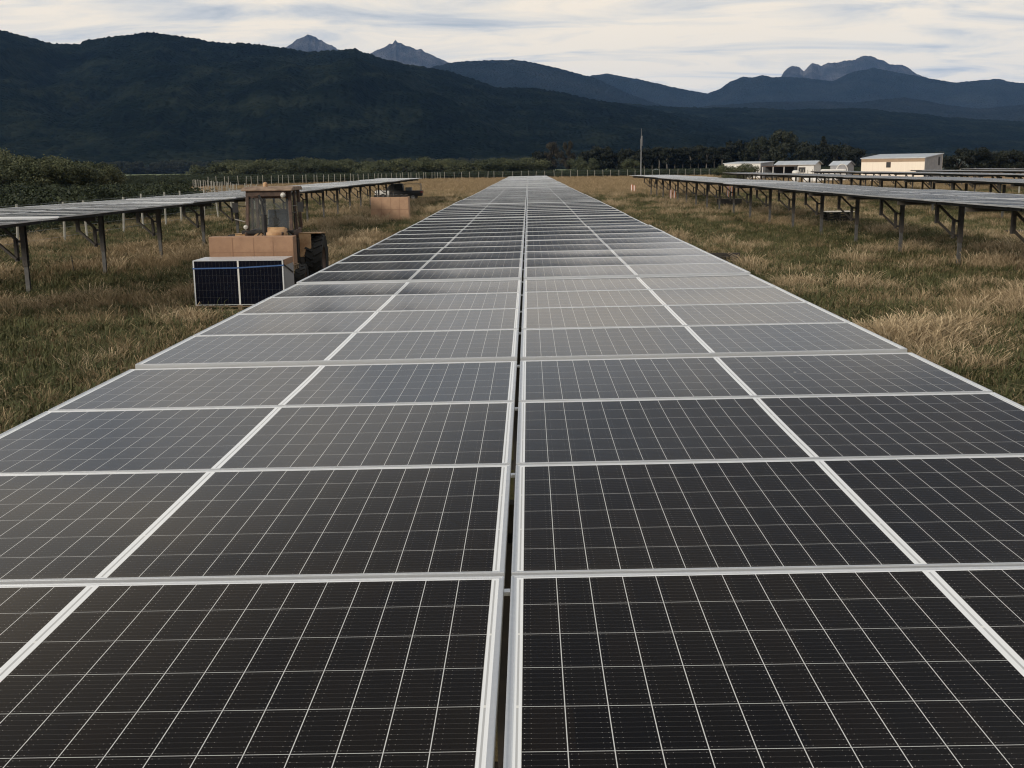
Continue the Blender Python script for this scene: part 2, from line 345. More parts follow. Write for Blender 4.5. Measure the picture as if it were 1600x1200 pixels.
def ground_material():
    m, t, b = newmat('pasture')
    g = N(t, 'ShaderNodeNewGeometry')
    a = N(t, 'ShaderNodeTexNoise', Scale=0.09, Detail=6.0, Roughness=0.6); L(t, g.outputs['Position'], a.inputs['Vector'])
    d = N(t, 'ShaderNodeTexNoise', Scale=1.1, Detail=8.0, Roughness=0.7); L(t, g.outputs['Position'], d.inputs['Vector'])
    e = N(t, 'ShaderNodeTexNoise', Scale=14.0, Detail=6.0, Roughness=0.75); L(t, g.outputs['Position'], e.inputs['Vector'])
    f = mathn(t, 'ADD', mathn(t, 'MULTIPLY', a.outputs[0], 0.45), mathn(t, 'ADD', mathn(t, 'MULTIPLY', d.outputs[0], 0.35), mathn(t, 'MULTIPLY', e.outputs[0], 0.2)))
    c = ramp(t, f, [(0.38, (0.040, 0.046, 0.018)), (0.47, (0.072, 0.068, 0.028)), (0.54, (0.125, 0.098, 0.05)), (0.64, (0.20, 0.145, 0.08))])
    # the ungrazed field past the end of the rows is dry and reddish
    sp = N(t, 'ShaderNodeSeparateXYZ'); L(t, g.outputs['Position'], sp.inputs[0])
    far = mathn(t, 'MULTIPLY', ramp(t, mathn(t, 'DIVIDE', sp.outputs[1], 1000.0), [(0.10, 0.0), (0.14, 1.0), (0.318, 1.0), (0.322, 0.0)]), 0.85)
    red = ramp(t, f, [(0.36, (0.13, 0.10, 0.05)), (0.47, (0.27, 0.19, 0.105)), (0.56, (0.33, 0.21, 0.12)), (0.64, (0.36, 0.17, 0.10))])
    c = mixc(t, far, c, red)
    L(t, c, b.inputs['Base Color']); b.inputs['Roughness'].default_value = 0.9; b.inputs['Specular IOR Level'].default_value = 0.1
    bp = N(t, 'ShaderNodeBump', Strength=0.7, Distance=0.06); L(t, e.outputs[0], bp.inputs['Height']); L(t, bp.outputs[0], b.inputs['Normal'])
    return m
M_GROUND = ground_material()

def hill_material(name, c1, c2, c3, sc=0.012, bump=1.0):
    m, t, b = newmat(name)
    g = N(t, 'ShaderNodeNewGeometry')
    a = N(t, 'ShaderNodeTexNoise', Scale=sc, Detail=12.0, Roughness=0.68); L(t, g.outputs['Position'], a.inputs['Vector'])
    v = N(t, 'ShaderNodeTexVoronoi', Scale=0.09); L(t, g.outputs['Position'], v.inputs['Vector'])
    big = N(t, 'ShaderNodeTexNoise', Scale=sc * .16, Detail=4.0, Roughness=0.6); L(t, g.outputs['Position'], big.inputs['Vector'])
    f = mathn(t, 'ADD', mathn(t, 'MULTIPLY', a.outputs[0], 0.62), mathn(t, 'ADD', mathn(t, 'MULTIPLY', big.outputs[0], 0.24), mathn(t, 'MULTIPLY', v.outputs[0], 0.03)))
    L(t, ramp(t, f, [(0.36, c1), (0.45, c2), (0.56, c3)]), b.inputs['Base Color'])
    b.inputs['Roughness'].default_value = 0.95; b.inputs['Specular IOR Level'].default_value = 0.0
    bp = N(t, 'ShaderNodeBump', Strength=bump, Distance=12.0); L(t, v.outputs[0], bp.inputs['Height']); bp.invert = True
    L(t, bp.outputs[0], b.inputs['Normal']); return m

# ------------------------------------------------------------------ the setting: ground and hills
gmb = MB()
def ring(x0, x1, y0, y1, nx, ny):
    xs = np.linspace(x0, x1, nx); ys = np.linspace(y0, y1, ny); return xs, ys
GX = np.concatenate([[-13000, -6000, -2500, -1000, -400, -150], np.linspace(-60, -14, 8), np.linspace(-12, 0, 13), np.linspace(5, 80, 10), [150, 400, 1000, 2500, 6000, 13000]])
GY = np.concatenate([[-3000, -600, -100], np.linspace(-20, 10, 4), np.linspace(12, 32, 21), np.linspace(36, 140, 12), [220, 400, 800, 1600, 3200, 6500, 13500]])
gx, gy = np.meshgrid(GX, GY); 
def gz(x, y): return -.02 * np.exp(-((x + 6.7) / 2.2) ** 2 - ((y - 19.6) / 2.2) ** 2)
gv = np.stack([gx.ravel(), gy.ravel(), gz(gx.ravel(), gy.ravel())], 1)
nx_ = len(GX); idx = np.arange(gx.size).reshape(gx.shape)
gf = np.stack([idx[:-1, :-1].ravel(), idx[:-1, 1:].ravel(), idx[1:, 1:].ravel(), idx[1:, :-1].ravel()], 1)
tag(inst('ground', np_mesh('ground', gv, gf, M_GROUND)), kind='structure')

def strip(name, pts, z, material):
    return tag(MB().poly([(x, y, z) for x, y in pts]).obj(name, material), kind='structure')
M_PADD = mat('green_paddock', (0.10, 0.13, 0.045), (0.14, 0.15, 0.06), rough=.9, scale=.02, coord='Object')
strip('paddock', [(-900, 700), (900, 700), (1800, 1700), (-1800, 1700)], 0.02, M_PADD)
M_EARTH = mat('bare_earth', (0.26, 0.155, 0.09), (0.16, 0.10, 0.06), rough=.95, scale=.5)
strip('bare_earth', [(-53, 118), (-44, 120), (-37, 140), (-40, 165), (-55, 162), (-60, 140)], 0.012, M_EARTH)

def hills(name, prof, crest, base, back, material, spur=.35, serr=1.0, rows=70, seed=0, step=1.6, x0=-420, x1=2020, floor=0.0, rough=.0, curve=1.0):
    us = np.arange(x0, x1, step)
    pu = np.array([p[0] for p in prof], float); pv = np.array([p[1] for p in prof], float)
    vs = np.interp(us, pu, pv)
    crestp = np.array([tuple(at_depth(u, v, crest)) for u, v in zip(us, vs)])
    zc = crestp[:, 2]; dirx = (crestp[:, 0] - CAM.x) / crest
    t1 = np.linspace(0, 1, rows); t2 = np.linspace(0, 1, 10)[1:]
    depth = np.concatenate([base + (crest - base) * t1, crest + (back - crest) * t2])
    tt = np.concatenate([t1, 1 - t2])[:, None]
    D = depth[:, None]
    X = CAM.x + dirx[None, :] * D; Y = CAM.y + D + 0 * X
    sc = crest / 6.0
    n = fbm(X / sc + seed * 3.7, Y / (sc * 1.6) + seed * 5.1, 6, .55)
    ridge = 1 - np.abs(fbm(X / (sc * .55) + seed * 7.7 + 40, Y / (sc * 1.5) + seed, 5, .5)) * 2.2
    s = tt ** curve
    mod = 1 + spur * (n + .55 * ridge) * (1 - tt) * np.minimum(1, tt * 3)
    Z = zc[None, :] * s * mod
    Z += serr * crest / FPX * (vnoise(X / (crest / FPX * 2.6), Y / 14.0 + seed) * 1.6 + vnoise(X / (crest / FPX * 7), Y / 30.0) * 1.1 - 1.3) * np.minimum(1, tt * 6)
    if rough: Z += rough * crest / FPX * fbm(X / (crest / FPX * 16), Y / 90.0 + seed, 5, .6) * np.minimum(1, tt * 4)
    lim = (zc - CAM.z)[None, :] * D / crest + CAM.z              # nothing in front tops the crest as seen along the valley
    Z = np.where(D < crest * .985, np.minimum(Z, lim * .985 + 0 * Z), Z)
    Z = np.maximum(Z, -2.0); Z[0] = -2.0; Z[-1] = -2.0
    v = np.stack([X.ravel(), Y.ravel(), Z.ravel()], 1)
    idx = np.arange(X.size).reshape(X.shape)
    f = np.stack([idx[:-1, :-1].ravel(), idx[:-1, 1:].ravel(), idx[1:, 1:].ravel(), idx[1:, :-1].ravel()], 1)
    return tag(inst(name, np_mesh(name, v, f, material, True)), kind='structure')

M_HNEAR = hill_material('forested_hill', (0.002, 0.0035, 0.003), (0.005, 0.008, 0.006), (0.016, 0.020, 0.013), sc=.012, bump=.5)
M_HMID = hill_material('far_forest', (0.008, 0.012, 0.014), (0.014, 0.018, 0.020), (0.024, 0.028, 0.028), sc=.006)  # bluish tint: part of the distance haze is put into this colour
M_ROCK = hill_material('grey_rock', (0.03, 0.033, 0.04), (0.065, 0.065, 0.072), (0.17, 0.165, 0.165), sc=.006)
LEFT = [(-420, 70), (-250, 40), (-120, 30), (0, 47), (45, 58), (80, 68), (125, 69), (132, 63), (190, 55), (235, 50), (290, 58), (345, 67), (385, 67), (440, 74),
        (480, 81), (520, 79), (555, 76), (575, 84), (600, 92), (640, 101), (700, 110), (740, 124), (780, 137), (830, 137), (870, 143), (920, 154), (975, 163),
        (1030, 173), (1090, 190), (1150, 206), (1220, 222), (1300, 236), (1400, 250), (2020, 262)]
NEARR = [(-420, 250), (500, 250), (640, 220), (740, 190), (830, 172), (900, 163), (960, 160), (1020, 165), (1100, 168), (1160, 168), (1230, 171), (1300, 170), (1350, 169), (1400, 175),
         (1440, 178), (1480, 183), (1540, 187), (1600, 190), (1800, 196), (2020, 190)]
SPUR = [(-420, 262), (820, 250), (900, 222), (960, 196), (1010, 180), (1060, 176), (1110, 186), (1180, 204), (1260, 222), (1340, 238), (1440, 252), (2020, 258)]
MIDA = [(-420, 200), (500, 150), (600, 125), (660, 108), (700, 99), (730, 95), (770, 94), (800, 93), (820, 95), (870, 106), (930, 122), (985, 148), (1020, 160), (1080, 176), (1200, 200), (2020, 230)]
MIDB = [(-420, 240), (700, 200), (820, 150), (900, 124), (925, 118), (950, 115), (1000, 124), (1060, 138), (1105, 146), (1125, 139), (1140, 128), (1160, 120), (1175, 121), (1192, 117), (1205, 121), (1222, 120),
        (1260, 122), (1300, 127), (1330, 113), (1365, 106), (1400, 113), (1440, 120), (1490, 129), (1560, 123), (1580, 128), (1640, 134), (1800, 120), (2020, 140)]
LOWB = [(-420, 240), (1020, 190), (1100, 166), (1180, 160), (1270, 158), (1340, 160), (1410, 152), (1450, 158), (1480, 164), (1530, 170), (1570, 166), (1620, 162), (1800, 170), (2020, 170)]
PEAKL = [(-420, 150), (380, 110), (446, 74), (452, 70), (458, 67), (464, 62), (470, 60), (476, 57), (481, 54), (486, 57), (492, 58), (497, 62), (503, 64), (511, 70), (519, 72), (527, 77), (545, 84), (575, 85), (583, 82), (590, 77), (597, 76), (604, 73),
         (609, 69), (613, 69), (618, 63), (622, 67), (628, 69), (634, 73), (641, 74), (650, 78), (658, 77), (665, 81), (677, 86), (690, 93), (705, 98), (740, 112), (800, 140), (2020, 240)]
PEAKR = [(-420, 240), (1100, 170), (1180, 140), (1218, 124), (1225, 112), (1233, 105), (1240, 103), (1247, 104), (1256, 109), (1262, 104), (1269, 98), (1276, 101), (1283, 105), (1294, 98), (1307, 98), (1320, 96), (1334, 93),
         (1345, 89), (1352, 87), (1366, 91), (1380, 95), (1392, 99), (1402, 101), (1411, 102), (1419, 107), (1430, 115), (1480, 135), (1560, 150), (2020, 200)]
hills('left_hills', LEFT, 2300, 1250, 3000, M_HNEAR, spur=.75, serr=1.5, rows=140, seed=1, step=1.25)
hills('spur_hills', SPUR, 2500, 1500, 2900, M_HNEAR, spur=.3, serr=1.2, rows=60, seed=9)
hills('right_hills', NEARR, 3000, 1700, 3500, M_HNEAR, spur=.6, serr=1.2, rows=80, seed=2)
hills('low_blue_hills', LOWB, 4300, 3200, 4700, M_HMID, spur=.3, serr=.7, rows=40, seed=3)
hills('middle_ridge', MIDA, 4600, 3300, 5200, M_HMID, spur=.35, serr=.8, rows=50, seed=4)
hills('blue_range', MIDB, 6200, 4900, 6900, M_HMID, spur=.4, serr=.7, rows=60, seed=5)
hills('left_peaks', PEAKL, 8000, 6500, 8800, M_ROCK, spur=.4, serr=.5, rows=60, seed=6, rough=3.0, step=.8)
hills('rocky_peaks', PEAKR, 8600, 7100, 9400, M_ROCK, spur=.5, serr=.5, rows=70, seed=7, rough=4.0, step=.8)

# ------------------------------------------------------------------ solar panels
PL, PW, PITCHY = 2.10, 1.04, 1.06
def panel_glass(sag, tx, ty):
    a, b = PL / 2 - .012, PW / 2 - .012
    nx, ny = 9, 9
    xs = np.linspace(-a, a, nx); ys = np.linspace(-b, b, ny)
    X, Y = np.meshgrid(xs, ys)
    Z = -.0012 - sag * (1 - (X / a) ** 4 * .7) * (1 - (Y / b) ** 2)
    v = np.stack([X.ravel(), Y.ravel(), Z.ravel()], 1)
    i = np.arange(X.size).reshape(X.shape)
    f = np.stack([i[:-1, :-1].ravel(), i[:-1, 1:].ravel(), i[1:, 1:].ravel(), i[1:, :-1].ravel()], 1)
    me = np_mesh('panel_glass', v, f, M_CELL, True); return me
def panel_back():
    a, b = PL / 2 - .012, PW / 2 - .012
    return MB().poly([(-a, -b, -.012), (-a, b, -.012), (a, b, -.012), (a, -b, -.012)]).mesh('backsheet', M_BACK)
def panel_frame():
    m = MB(); a, b, w, t = PL / 2, PW / 2, .0125, .035
    for s in (-1, 1):
        y0, y1 = sorted((s * b, s * (b - w))); m.box(-a, a, y0, y1, -t, .0)
        x0, x1 = sorted((s * a, s * (a - w))); m.box(x0, x1, -b + w, b - w, -t, .0)
        # raised lip line along the outside
        y0, y1 = sorted((s * (b - .0015), s * (b - .0045))); m.box(-a + .0015, a - .0015, y0, y1, .0, .0022)
        x0, x1 = sorted((s * (a - .0015), s * (a - .0045))); m.box(x0, x1, -b + .0045, b - .0045, .0, .0022)
    return m.mesh('panel_frame', M_ALU)
GLASS = [panel_glass(s, 0, 0) for s in (.0012, .0018, .0024, .0030)]
BACK = panel_back(); FRAME = panel_frame()
def fix_mesh(fn, *a): return fn(*a)
# posts and bracing, shared by every table (origin: ground under the table's middle)
H = 2.17                                     # height of the panel tops
def m_pile():
    m = MB(); m.box(-.055, -.047, -.04, .04, -.3, 1.02); m.box(-.047, .055, -.04, -.032, -.3, 1.02); m.box(-.047, .055, .032, .04, -.3, 1.02); return m.mesh('pile', M_PILE)
def m_column():
    m = MB(); m.box(-.068, -.060, -.07, .07, .78, H - .26); m.box(-.060, .062, -.07, -.062, .78, H - .26); m.box(-.060, .062, .062, .07, .78, H - .26)
    for z in (.85, .97): m.tube((-.03, -.079, z), (-.03, -.069, z), .014, n=8)
    return m.mesh('column', M_STEEL)
def m_beam():
    m = MB(); m.box(-1.95, 1.95, -.03, .03, -.26 + .02, -.137); return m.mesh('cross_beam', M_STEEL)
def m_purlin(L_):
    m = MB(); m.box(-.028, .028, -L_ / 2, L_ / 2, -.040, -.036); m.box(-.028, -.024, -L_ / 2, L_ / 2, -.136, -.040); m.box(-.028, .028, -L_ / 2, L_ / 2, -.140, -.136); return m.mesh('purlin', M_PURL)
def m_brace():
    m = MB(); z = H - .24
    m.bar((-.74, 0, z + .05), (-.74, 0, z - .56), .09, .12, (0, 1, 0))          # hanger
    m.bar((-.72, .05, z + .02), (-.22, .05, z - .46), .06, .08, (0, 1, 0))
    m.bar((-.72, -.05, z - .50), (-.22, -.05, z - .96), .06, .08, (0, 1, 0))
    m.bar((-.22, 0, z - .44), (-.22, 0, z - 1.02), .075, .12, (0, 1, 0)); m.bar((-.2, 0, z - .94), (-.06, 0, z - .94), .06, .06, (0, 1, 0)); m.bar((-.2, 0, z - .5), (-.06, 0, z - .5), .06, .06, (0, 1, 0))
    return m.mesh('brace', M_STEEL)
PILE, COLUMN, BEAM, BRACE = m_pile(), m_column(), m_beam(), m_brace()
PURL = {4: m_purlin(4.22), 5: m_purlin(5.29)}
CLAMP = MB().box(-.0075, .0075, -.035, -.012, -.02, -.010).mesh('clamp', M_ALU)

def solar_table(x, yc, rows, dz, ex, ey, label, group, seed, clamps=False, gapx=.018, split=0.0):
    r = random.Random(seed)
    root = thing('solar_table', label, 'solar panels', (x, yc, 0), 0, group)
    E = Euler((ex, ey, 0)); R = E.to_matrix()
    def deck(name, mesh, p, rot=(0, 0, 0), par=None):
        q = R @ Vector(p); q.z += H + dz
        e = Euler((ex + rot[0], ey + rot[1], rot[2]))
        return inst(name, mesh, root, q, e)
    for k in range(rows):
        y = (k - (rows - 1) / 2) * PITCHY
        for s in (-1, 1):
            g = GLASS[r.randrange(4)]
            jr = (r.gauss(0, .0012), r.gauss(0, .0008) + s * split, 0)
            p = deck('solar_panel', g, (s * (PL / 2 + gapx / 2), y, r.gauss(0, .0006)), jr)
            if s < 0 and False: pass
            inst('frame', FRAME, p); inst('backsheet', BACK, p)
    for px in (-1.72, -.45, .45, 1.72): deck('purlin', PURL[rows], (px, 0, 0))
    if clamps:
        for k in range(rows):
            deck('clamp', CLAMP, (0, (k - (rows - 1) / 2) * PITCHY + PITCHY / 2 - .06, 0))
    deck('cross_beam', BEAM, (0, 0, 0))
    inst('pile', PILE, root); inst('column', COLUMN, root); inst('brace', BRACE, root)
    return root

ORD = ['nearest', 'second', 'third', 'fourth', 'fifth', 'sixth', 'seventh', 'eighth', 'ninth', 'tenth', 'eleventh', 'twelfth', 'thirteenth', 'fourteenth', 'fifteenth',
       'sixteenth', 'seventeenth', 'eighteenth', 'nineteenth', 'twentieth', 'twenty-first', 'twenty-second', 'twenty-third', 'twenty-fourth', 'twenty-fifth',
       'twenty-sixth', 'twenty-seventh', 'twenty-eighth', 'twenty-ninth', 'thirtieth']
# the middle array: four panel rows to a table
wob = lambda t, k: math.sin(t * .9 + k) * .6 + math.sin(t * 2.3 + 2 * k) * .4
NM = 29
y = -4.24
for i in range(NM):
    yc = y + 2.11
    if i == 0: dz, ex, ey, sp = 0.006, -.0018, -.012, .0
    elif i == 1: dz, ex, ey, sp = 0.010, -.001, -.011, .0
    else:
        dz = .016 + .012 * wob(i, 1.1) - (.0 if i < 8 else .02); ex = .0028 * wob(i, 4.0); ey = -.010 + .003 * wob(i, 2.2); sp = .001 * wob(i, .3)
    if i == 0: lab = 'darkest and largest solar table, at the near end of the long middle array'
    elif i == NM - 1: lab = 'last solar table at the far end of the long middle array'
    else: lab = '%s solar table of the long middle array, counting from its near end' % ORD[i]
    solar_table(0, yc, 4, dz, ex, ey, lab, 'solar tables of the middle array', 100 + i, clamps=i < 6)
    y += 4.24 + (.055 if i % 2 == 0 else .04)
MID_END = y
# the neighbouring arrays: five panel rows to a table
def array(x, y0, n, base, where, group):
    for i in range(n):
        dz = .02 * wob(i, x) ; ex = .004 * wob(i, x + 3); ey = .006 * wob(i * 1.3, x + 1)
        if i == n - 1: lab = 'solar table at the far end of ' + where
        elif i == 0: lab = 'solar table at the near end of ' + where
        else: lab = '%s solar table from the near end of %s' % (ORD[i], where)
        solar_table(x, y0 + i * 5.35, 5, dz, ex, ey, lab, group, base + i)
array(-13.2, 17.6, 18, 300, 'the raised array beside the tractor', 'solar tables of the array beside the tractor')
array(13.2, 17.3, 19, 400, 'the array over the pallet stack', 'solar tables of the array over the pallet stack')

# arrays farther to the right: each table a deck, its post and brace
def far_deck():
    m = MB(); a, b = PL + .01, 2.65
    m.cur = 0
    m.box(-a, a, -b, b, -.035, -.004)
    me = m
    m.cur = 1
    for k in range(5):
        for s in (-1, 1):
            x0, x1 = (s * (PL / 2 + .009) - PL / 2 + .0125, s * (PL / 2 + .009) + PL / 2 - .0125)
            y0 = (k - 2) * PITCHY - PW / 2 + .0125
            for h0, h1 in ((x0, (x0 + x1) / 2 - .015), ((x0 + x1) / 2 + .015, x1)):
                m.poly([(h0, y0, -.0015), (h1, y0, -.0015), (h1, y0 + PW - .025, -.0015), (h0, y0 + PW - .025, -.0015)])
    return m.mesh('deck', [M_ALU, M_FARCELL])
def farcell():
    m, t, b = newmat('distant_solar_cells')
    g = N(t, 'ShaderNodeNewGeometry')
    nz = N(t, 'ShaderNodeTexNoise', Scale=.9, Detail=3.0); L(t, g.outputs['Position'], nz.inputs['Vector'])
    L(t, ramp(t, nz.outputs[0], [(.3, (.024, .025, .03)), (.7, (.036, .036, .04))]), b.inputs['Base Color'])
    b.inputs['IOR'].default_value = 1.25; b.inputs['Roughness'].default_value = .2; b.inputs['Sheen Weight'].default_value = .06; b.inputs['Sheen Roughness'].default_value = .4; return m
M_FARCELL = farcell()
DECK = far_deck()
def far_array(x, y0, n, where, group, seed):
    for i in range(n):
        if i == n - 1: lab = 'solar table at the far end of ' + where
        elif i == 0: lab = 'solar table at the near end of ' + where
        else: lab = '%s solar table from the near end of %s' % (ORD[i], where)
        t = thing('solar_table', lab, 'solar panels', (x, y0 + i * 5.35, 0), 0, group)
        inst('deck', DECK, t, (0, 0, H + .02 * wob(i, seed)), (.004 * wob(i, seed + 1), .006 * wob(i, seed + 2), 0))
        for px in (-1.72, 1.72): inst('purlin', PURL[5], t, (px, 0, H))
        inst('cross_beam', BEAM, t, (0, 0, H)); inst('pile', PILE, t); inst('column', COLUMN, t); inst('brace', BRACE, t)
far_array(26.4, 45.5, 17, 'the array before the white bales', 'solar tables of the array before the bales', 5)
far_array(39.6, 72.0, 14, 'the array passing the white van', 'solar tables of the array passing the van', 8)
far_array(52.8, 98.5, 9, 'the array before the cream shed', 'solar tables of the array before the cream shed', 11)
far_array(66.0, 125.0, 7, 'the array before the dark trees', 'solar tables of the array before the dark trees', 13)

# ------------------------------------------------------------------ tractor with loader
def tyre(name, R, w, rim, par, c, lugs):
    t = MB()
    t.lathe([(rim, -w * .42), (R * .9, -w * .5), (R * .97, -w * .42), (R * .985, 0), (R * .97, w * .42), (R * .9, w * .5), (rim, w * .42)], 'x', 36)
    for i in range(lugs):
        a = 2 * math.pi * i / lugs
        for s in (-1, 1):
            b = a + (.5 * math.pi * 2 / lugs if s > 0 else 0)
            p = (s * w * .46, math.cos(b) * R * .97, math.sin(b) * R * .97); q = (s * .02, math.cos(b + .16) * R * .995, math.sin(b + .16) * R * .995)
            t.bar(p, q, .05 * R / .66, .045 * R / .66, (0, math.cos(b), math.sin(b)))
    wheel = t.obj(name, M_RUB, par, c, smooth=False)
    r = MB(); r.lathe([(rim, -w * .40), (rim * .93, -w * .30), (rim * .5, -w * .12), (.10, -w * .14), (.10, w * .14), (rim * .5, w * .10), (rim * .93, w * .34), (rim, w * .40)], 'x', 28)
    for i in range(6):
        a = i * math.pi / 3; r.tube((w * .10, .16 * math.cos(a), .16 * math.sin(a)), (w * .17, .16 * math.cos(a), .16 * math.sin(a)), .018, n=6)
    r.obj('rim', M_BRWN, wheel, smooth=False)
    return wheel
TR = thing('tractor', 'old rusty orange tractor with a glass cab and front loader between the arrays', 'tractor', (-6.88, 24.45, 0), .05)
for s in (-1, 1):
    tyre('rear_wheel', .69, .46, .36, TR, (s * 1.03, 0, .69), 22)
    tyre('front_wheel', .385, .26, .2, TR, (s * .93, -2.05, .385), 18)
ch = MB(); ch.box(-.28, .28, -2.3, .45, .45, .85).box(-.85, .85, -.14, .14, .55, .8).box(-.82, .82, -2.12, -1.98, .34, .46).box(-.2, .2, .45, .75, .5, .9)
ch.obj('chassis', M_BLK, TR, bevel=.02)
bo = MB(); bo.prism([(-2.45, .85), (-2.5, 1.22), (-2.38, 1.36), (-1.0, 1.46), (-.95, .85)], -.34, .34); bo.obj('bonnet', M_ORNG, TR, bevel=.03)
MB().box(-.29, .29, -2.56, -2.5, .88, 1.22).obj('grille', M_BLK, TR)
tk = MB(); tk.lathe([(0, -.27), (.17, -.26), (.2, -.2), (.2, .2), (.17, .26), (0, .27)], 'x', 20, (.22, -1.22, 1.42)); tk.obj('fuel_tank', M_ORNG, TR, smooth=True)
for s in (-1, 1):
    fe = MB(); a, b = s * .66, s * .98; x0, x1 = min(a, b), max(a, b)
    fe.hexa([(x0, -.62, .82), (x1, -.62, .82), (x1, -.58, .82), (x0, -.58, .82), (x0, -.52, 1.40), (x1, -.52, 1.40), (x1, -.48, 1.40), (x0, -.48, 1.40)])
    fe.hexa([(x0, -.52, 1.403), (x1 + .24 * (s > 0), -.52, 1.403), (x1 + .24 * (s > 0), .55, 1.36), (x0, .55, 1.36), (x0, -.52, 1.435), (x1 + .24 * (s > 0), -.52, 1.435), (x1 + .24 * (s > 0), .55, 1.39), (x0, .55, 1.39)])
    fe.hexa([(x0, .56, .9), (x1, .56, .9), (x1, .60, .9), (x0, .60, .9), (x0, .56, 1.38), (x1, .56, 1.38), (x1, .60, 1.38), (x0, .60, 1.38)])
    fe.obj('fender', M_ORNG, TR, bevel=.012)
    st = MB(); st.box(min(s * .66, s * .9), max(s * .66, s * .9), -.95, -.65, .55, .60); st.box(min(s * .64, s * .7), max(s * .64, s * .7), -.95, -.65, .6, 1.3); st.obj('step', M_BLK, TR)
cabf = MB()
FX, FY, BY, Z0, Z1 = .56, -.92, .52, 1.50, 2.50
for sx_ in (-1, 1):
    cabf.bar((sx_ * FX, FY - .04, Z0), (sx_ * (FX - .03), FY + .08, Z1), .085, .085, (0, 1, 0))
    cabf.bar((sx_ * (FX + .02), BY, Z0), (sx_ * (FX - .02), BY - .05, Z1), .085, .085, (0, 1, 0))
    cabf.bar((sx_ * (FX + .02), -.2, Z0), (sx_ * (FX - .02), -.2, Z1), .06, .06, (0, 1, 0))
    cabf.box(min(sx_ * (FX - .05), sx_ * (FX + .04)), max(sx_ * (FX - .05), sx_ * (FX + .04)), FY + .06, BY - .05, Z0 - .22, Z0 + .02)
cabf.box(-FX + .03, FX - .03, FY + .05, FY + .12, Z1 - .17, Z1 - .002)
cabf.box(-FX + .05, FX - .05, BY - .1, BY - .03, Z1 - .15, Z1 - .002)
cabf.obj('cab_frame', M_BRWN, TR, bevel=.012)
MB().box(-FX - .14, FX + .05, FY - .1, FY - .0, Z0 - .05, Z0 + .03).obj('cab_sill', M_BLK, TR, bevel=.01)
cr = MB(); cr.prism([(FY - .22, Z1 + .0), (FY - .22, Z1 + .035), (FY + .05, Z1 + .10), (BY - .05, Z1 + .10), (BY + .12, Z1 + .05), (BY + .12, Z1)], -.64, .64); cr.obj('cab_roof', M_ROOFP, TR, bevel=.02)
MB().box(-.48, .48, FY - .16, FY - .12, Z1 - .13, Z1 - .005).obj('visor', M_BRWN, TR, bevel=.01)
MB().poly([(-FX + .05, FY - .01, Z0 + .04), (FX - .05, FY - .01, Z0 + .04), (FX - .07, FY + .07, Z1 - .18), (-FX + .07, FY + .07, Z1 - .18)]).obj('windscreen', M_GLASS, TR)
for sx_ in (-1, 1):
    MB().poly([(sx_ * FX, FY + .06, Z0 + .03), (sx_ * FX, BY - .06, Z0 + .03), (sx_ * (FX - .02), BY - .09, Z1 - .02), (sx_ * (FX - .02), FY + .12, Z1 - .02)]).obj('side_window', M_GLASS, TR)
be = MB(); be.lathe([(.06, 0), (.06, .05), (.045, .1), (0, .12)], 'z', 16, (-.1, FY + .25, Z1 + .105)); be.obj('beacon', M_ORNG, TR, smooth=True)
for lx in (.42,):
    wl = MB(); wl.lathe([(0, .05), (.05, .04), (.065, -.03), (0, -.035)], 'y', 16, (lx, FY - .23, Z1 - .1)); wl.obj('work_lamp', M_LAMP, TR, smooth=True)
ml = MB(); ml.bar((-.62, FY, 1.75), (-.86, FY - .08, 1.82), .02, .02); ml.lathe([(0, -.06), (.055, -.04), (.055, .04), (0, .05)], 'y', 14, (-.58, FY - .12, 1.62)); ml.obj('side_lamp', M_LAMP, TR)
ex = MB(); ex.tube((.02, -1.72, 1.40), (.02, -1.72, 1.52), .03); ex.tube((.02, -1.72, 1.52), (.02, -1.72, 1.95), .065, n=16); ex.tube((.02, -1.72, 1.95), (-.02, -1.72, 2.28), .028); ex.tube((-.02, -1.72, 2.28), (-.09, -1.72, 2.42), .03)
ex.obj('exhaust', M_BLK, TR, smooth=False)
se = MB(); se.box(-.25, .25, -.3, .2, 1.28, 1.42); se.prism([(.08, 1.42), (.16, 1.9), (.22, 2.02), (.28, 1.98), (.26, 1.42)], -.24, .3); se.obj('seat', M_SEAT, TR, bevel=.07)
sw = MB(); sw.tube((0, -.72, 1.3), (0, -.5, 1.72), .025)
for i in range(16):
    a, b = 2 * math.pi * i / 16, 2 * math.pi * (i + 1) / 16
    f = lambda t: (.2 * math.cos(t), -.5 + .08 * math.sin(t) * .9, 1.72 + .19 * math.sin(t) * .55)
    sw.tube(f(a), f(b), .014, n=6)
sw.obj('steering_wheel', M_BLK, TR)
ho = MB()
for k, (x, dz_) in enumerate(((-.12, 0), (-.05, .03), (.34, .02))):
    ho.path([(x, FY - .1, 1.42 + dz_), (x * 1.4, -1.25, 1.50 + dz_), (x * 2.2, -1.6, 1.36), (x * 2.6 - .1, -2.0, 1.22)], .014, 6)
ho.obj('hose', M_BLK, TR)
for s in (-1, 1):
    mi = MB(); mi.bar((s * FX, FY + .02, 2.12), (s * (FX + .26), FY - .1, 2.16), .018, .018); mi.box(s * (FX + .26) - .07, s * (FX + .26) + .07, FY - .13, FY - .09, 1.98, 2.22); mi.obj('mirror', M_BLK, TR)
    do = MB(); do.bar((s * (FX + .035), -.62, Z0 + .02), (s * (FX + .015), -.55, Z1 - .06), .03, .03); do.bar((s * (FX + .03), -.8, 1.95), (s * (FX + .03), -.3, 1.95), .025, .03); do.obj('door_frame', M_BLK, TR)
for s in (-1, 1):
    hl = MB(); hl.lathe([(0, -.03), (.075, -.02), (.085, .03), (0, .05)], 'y', 16, (s * .21, -2.58, 1.06)); hl.obj('headlight', M_LAMP, TR, smooth=True)
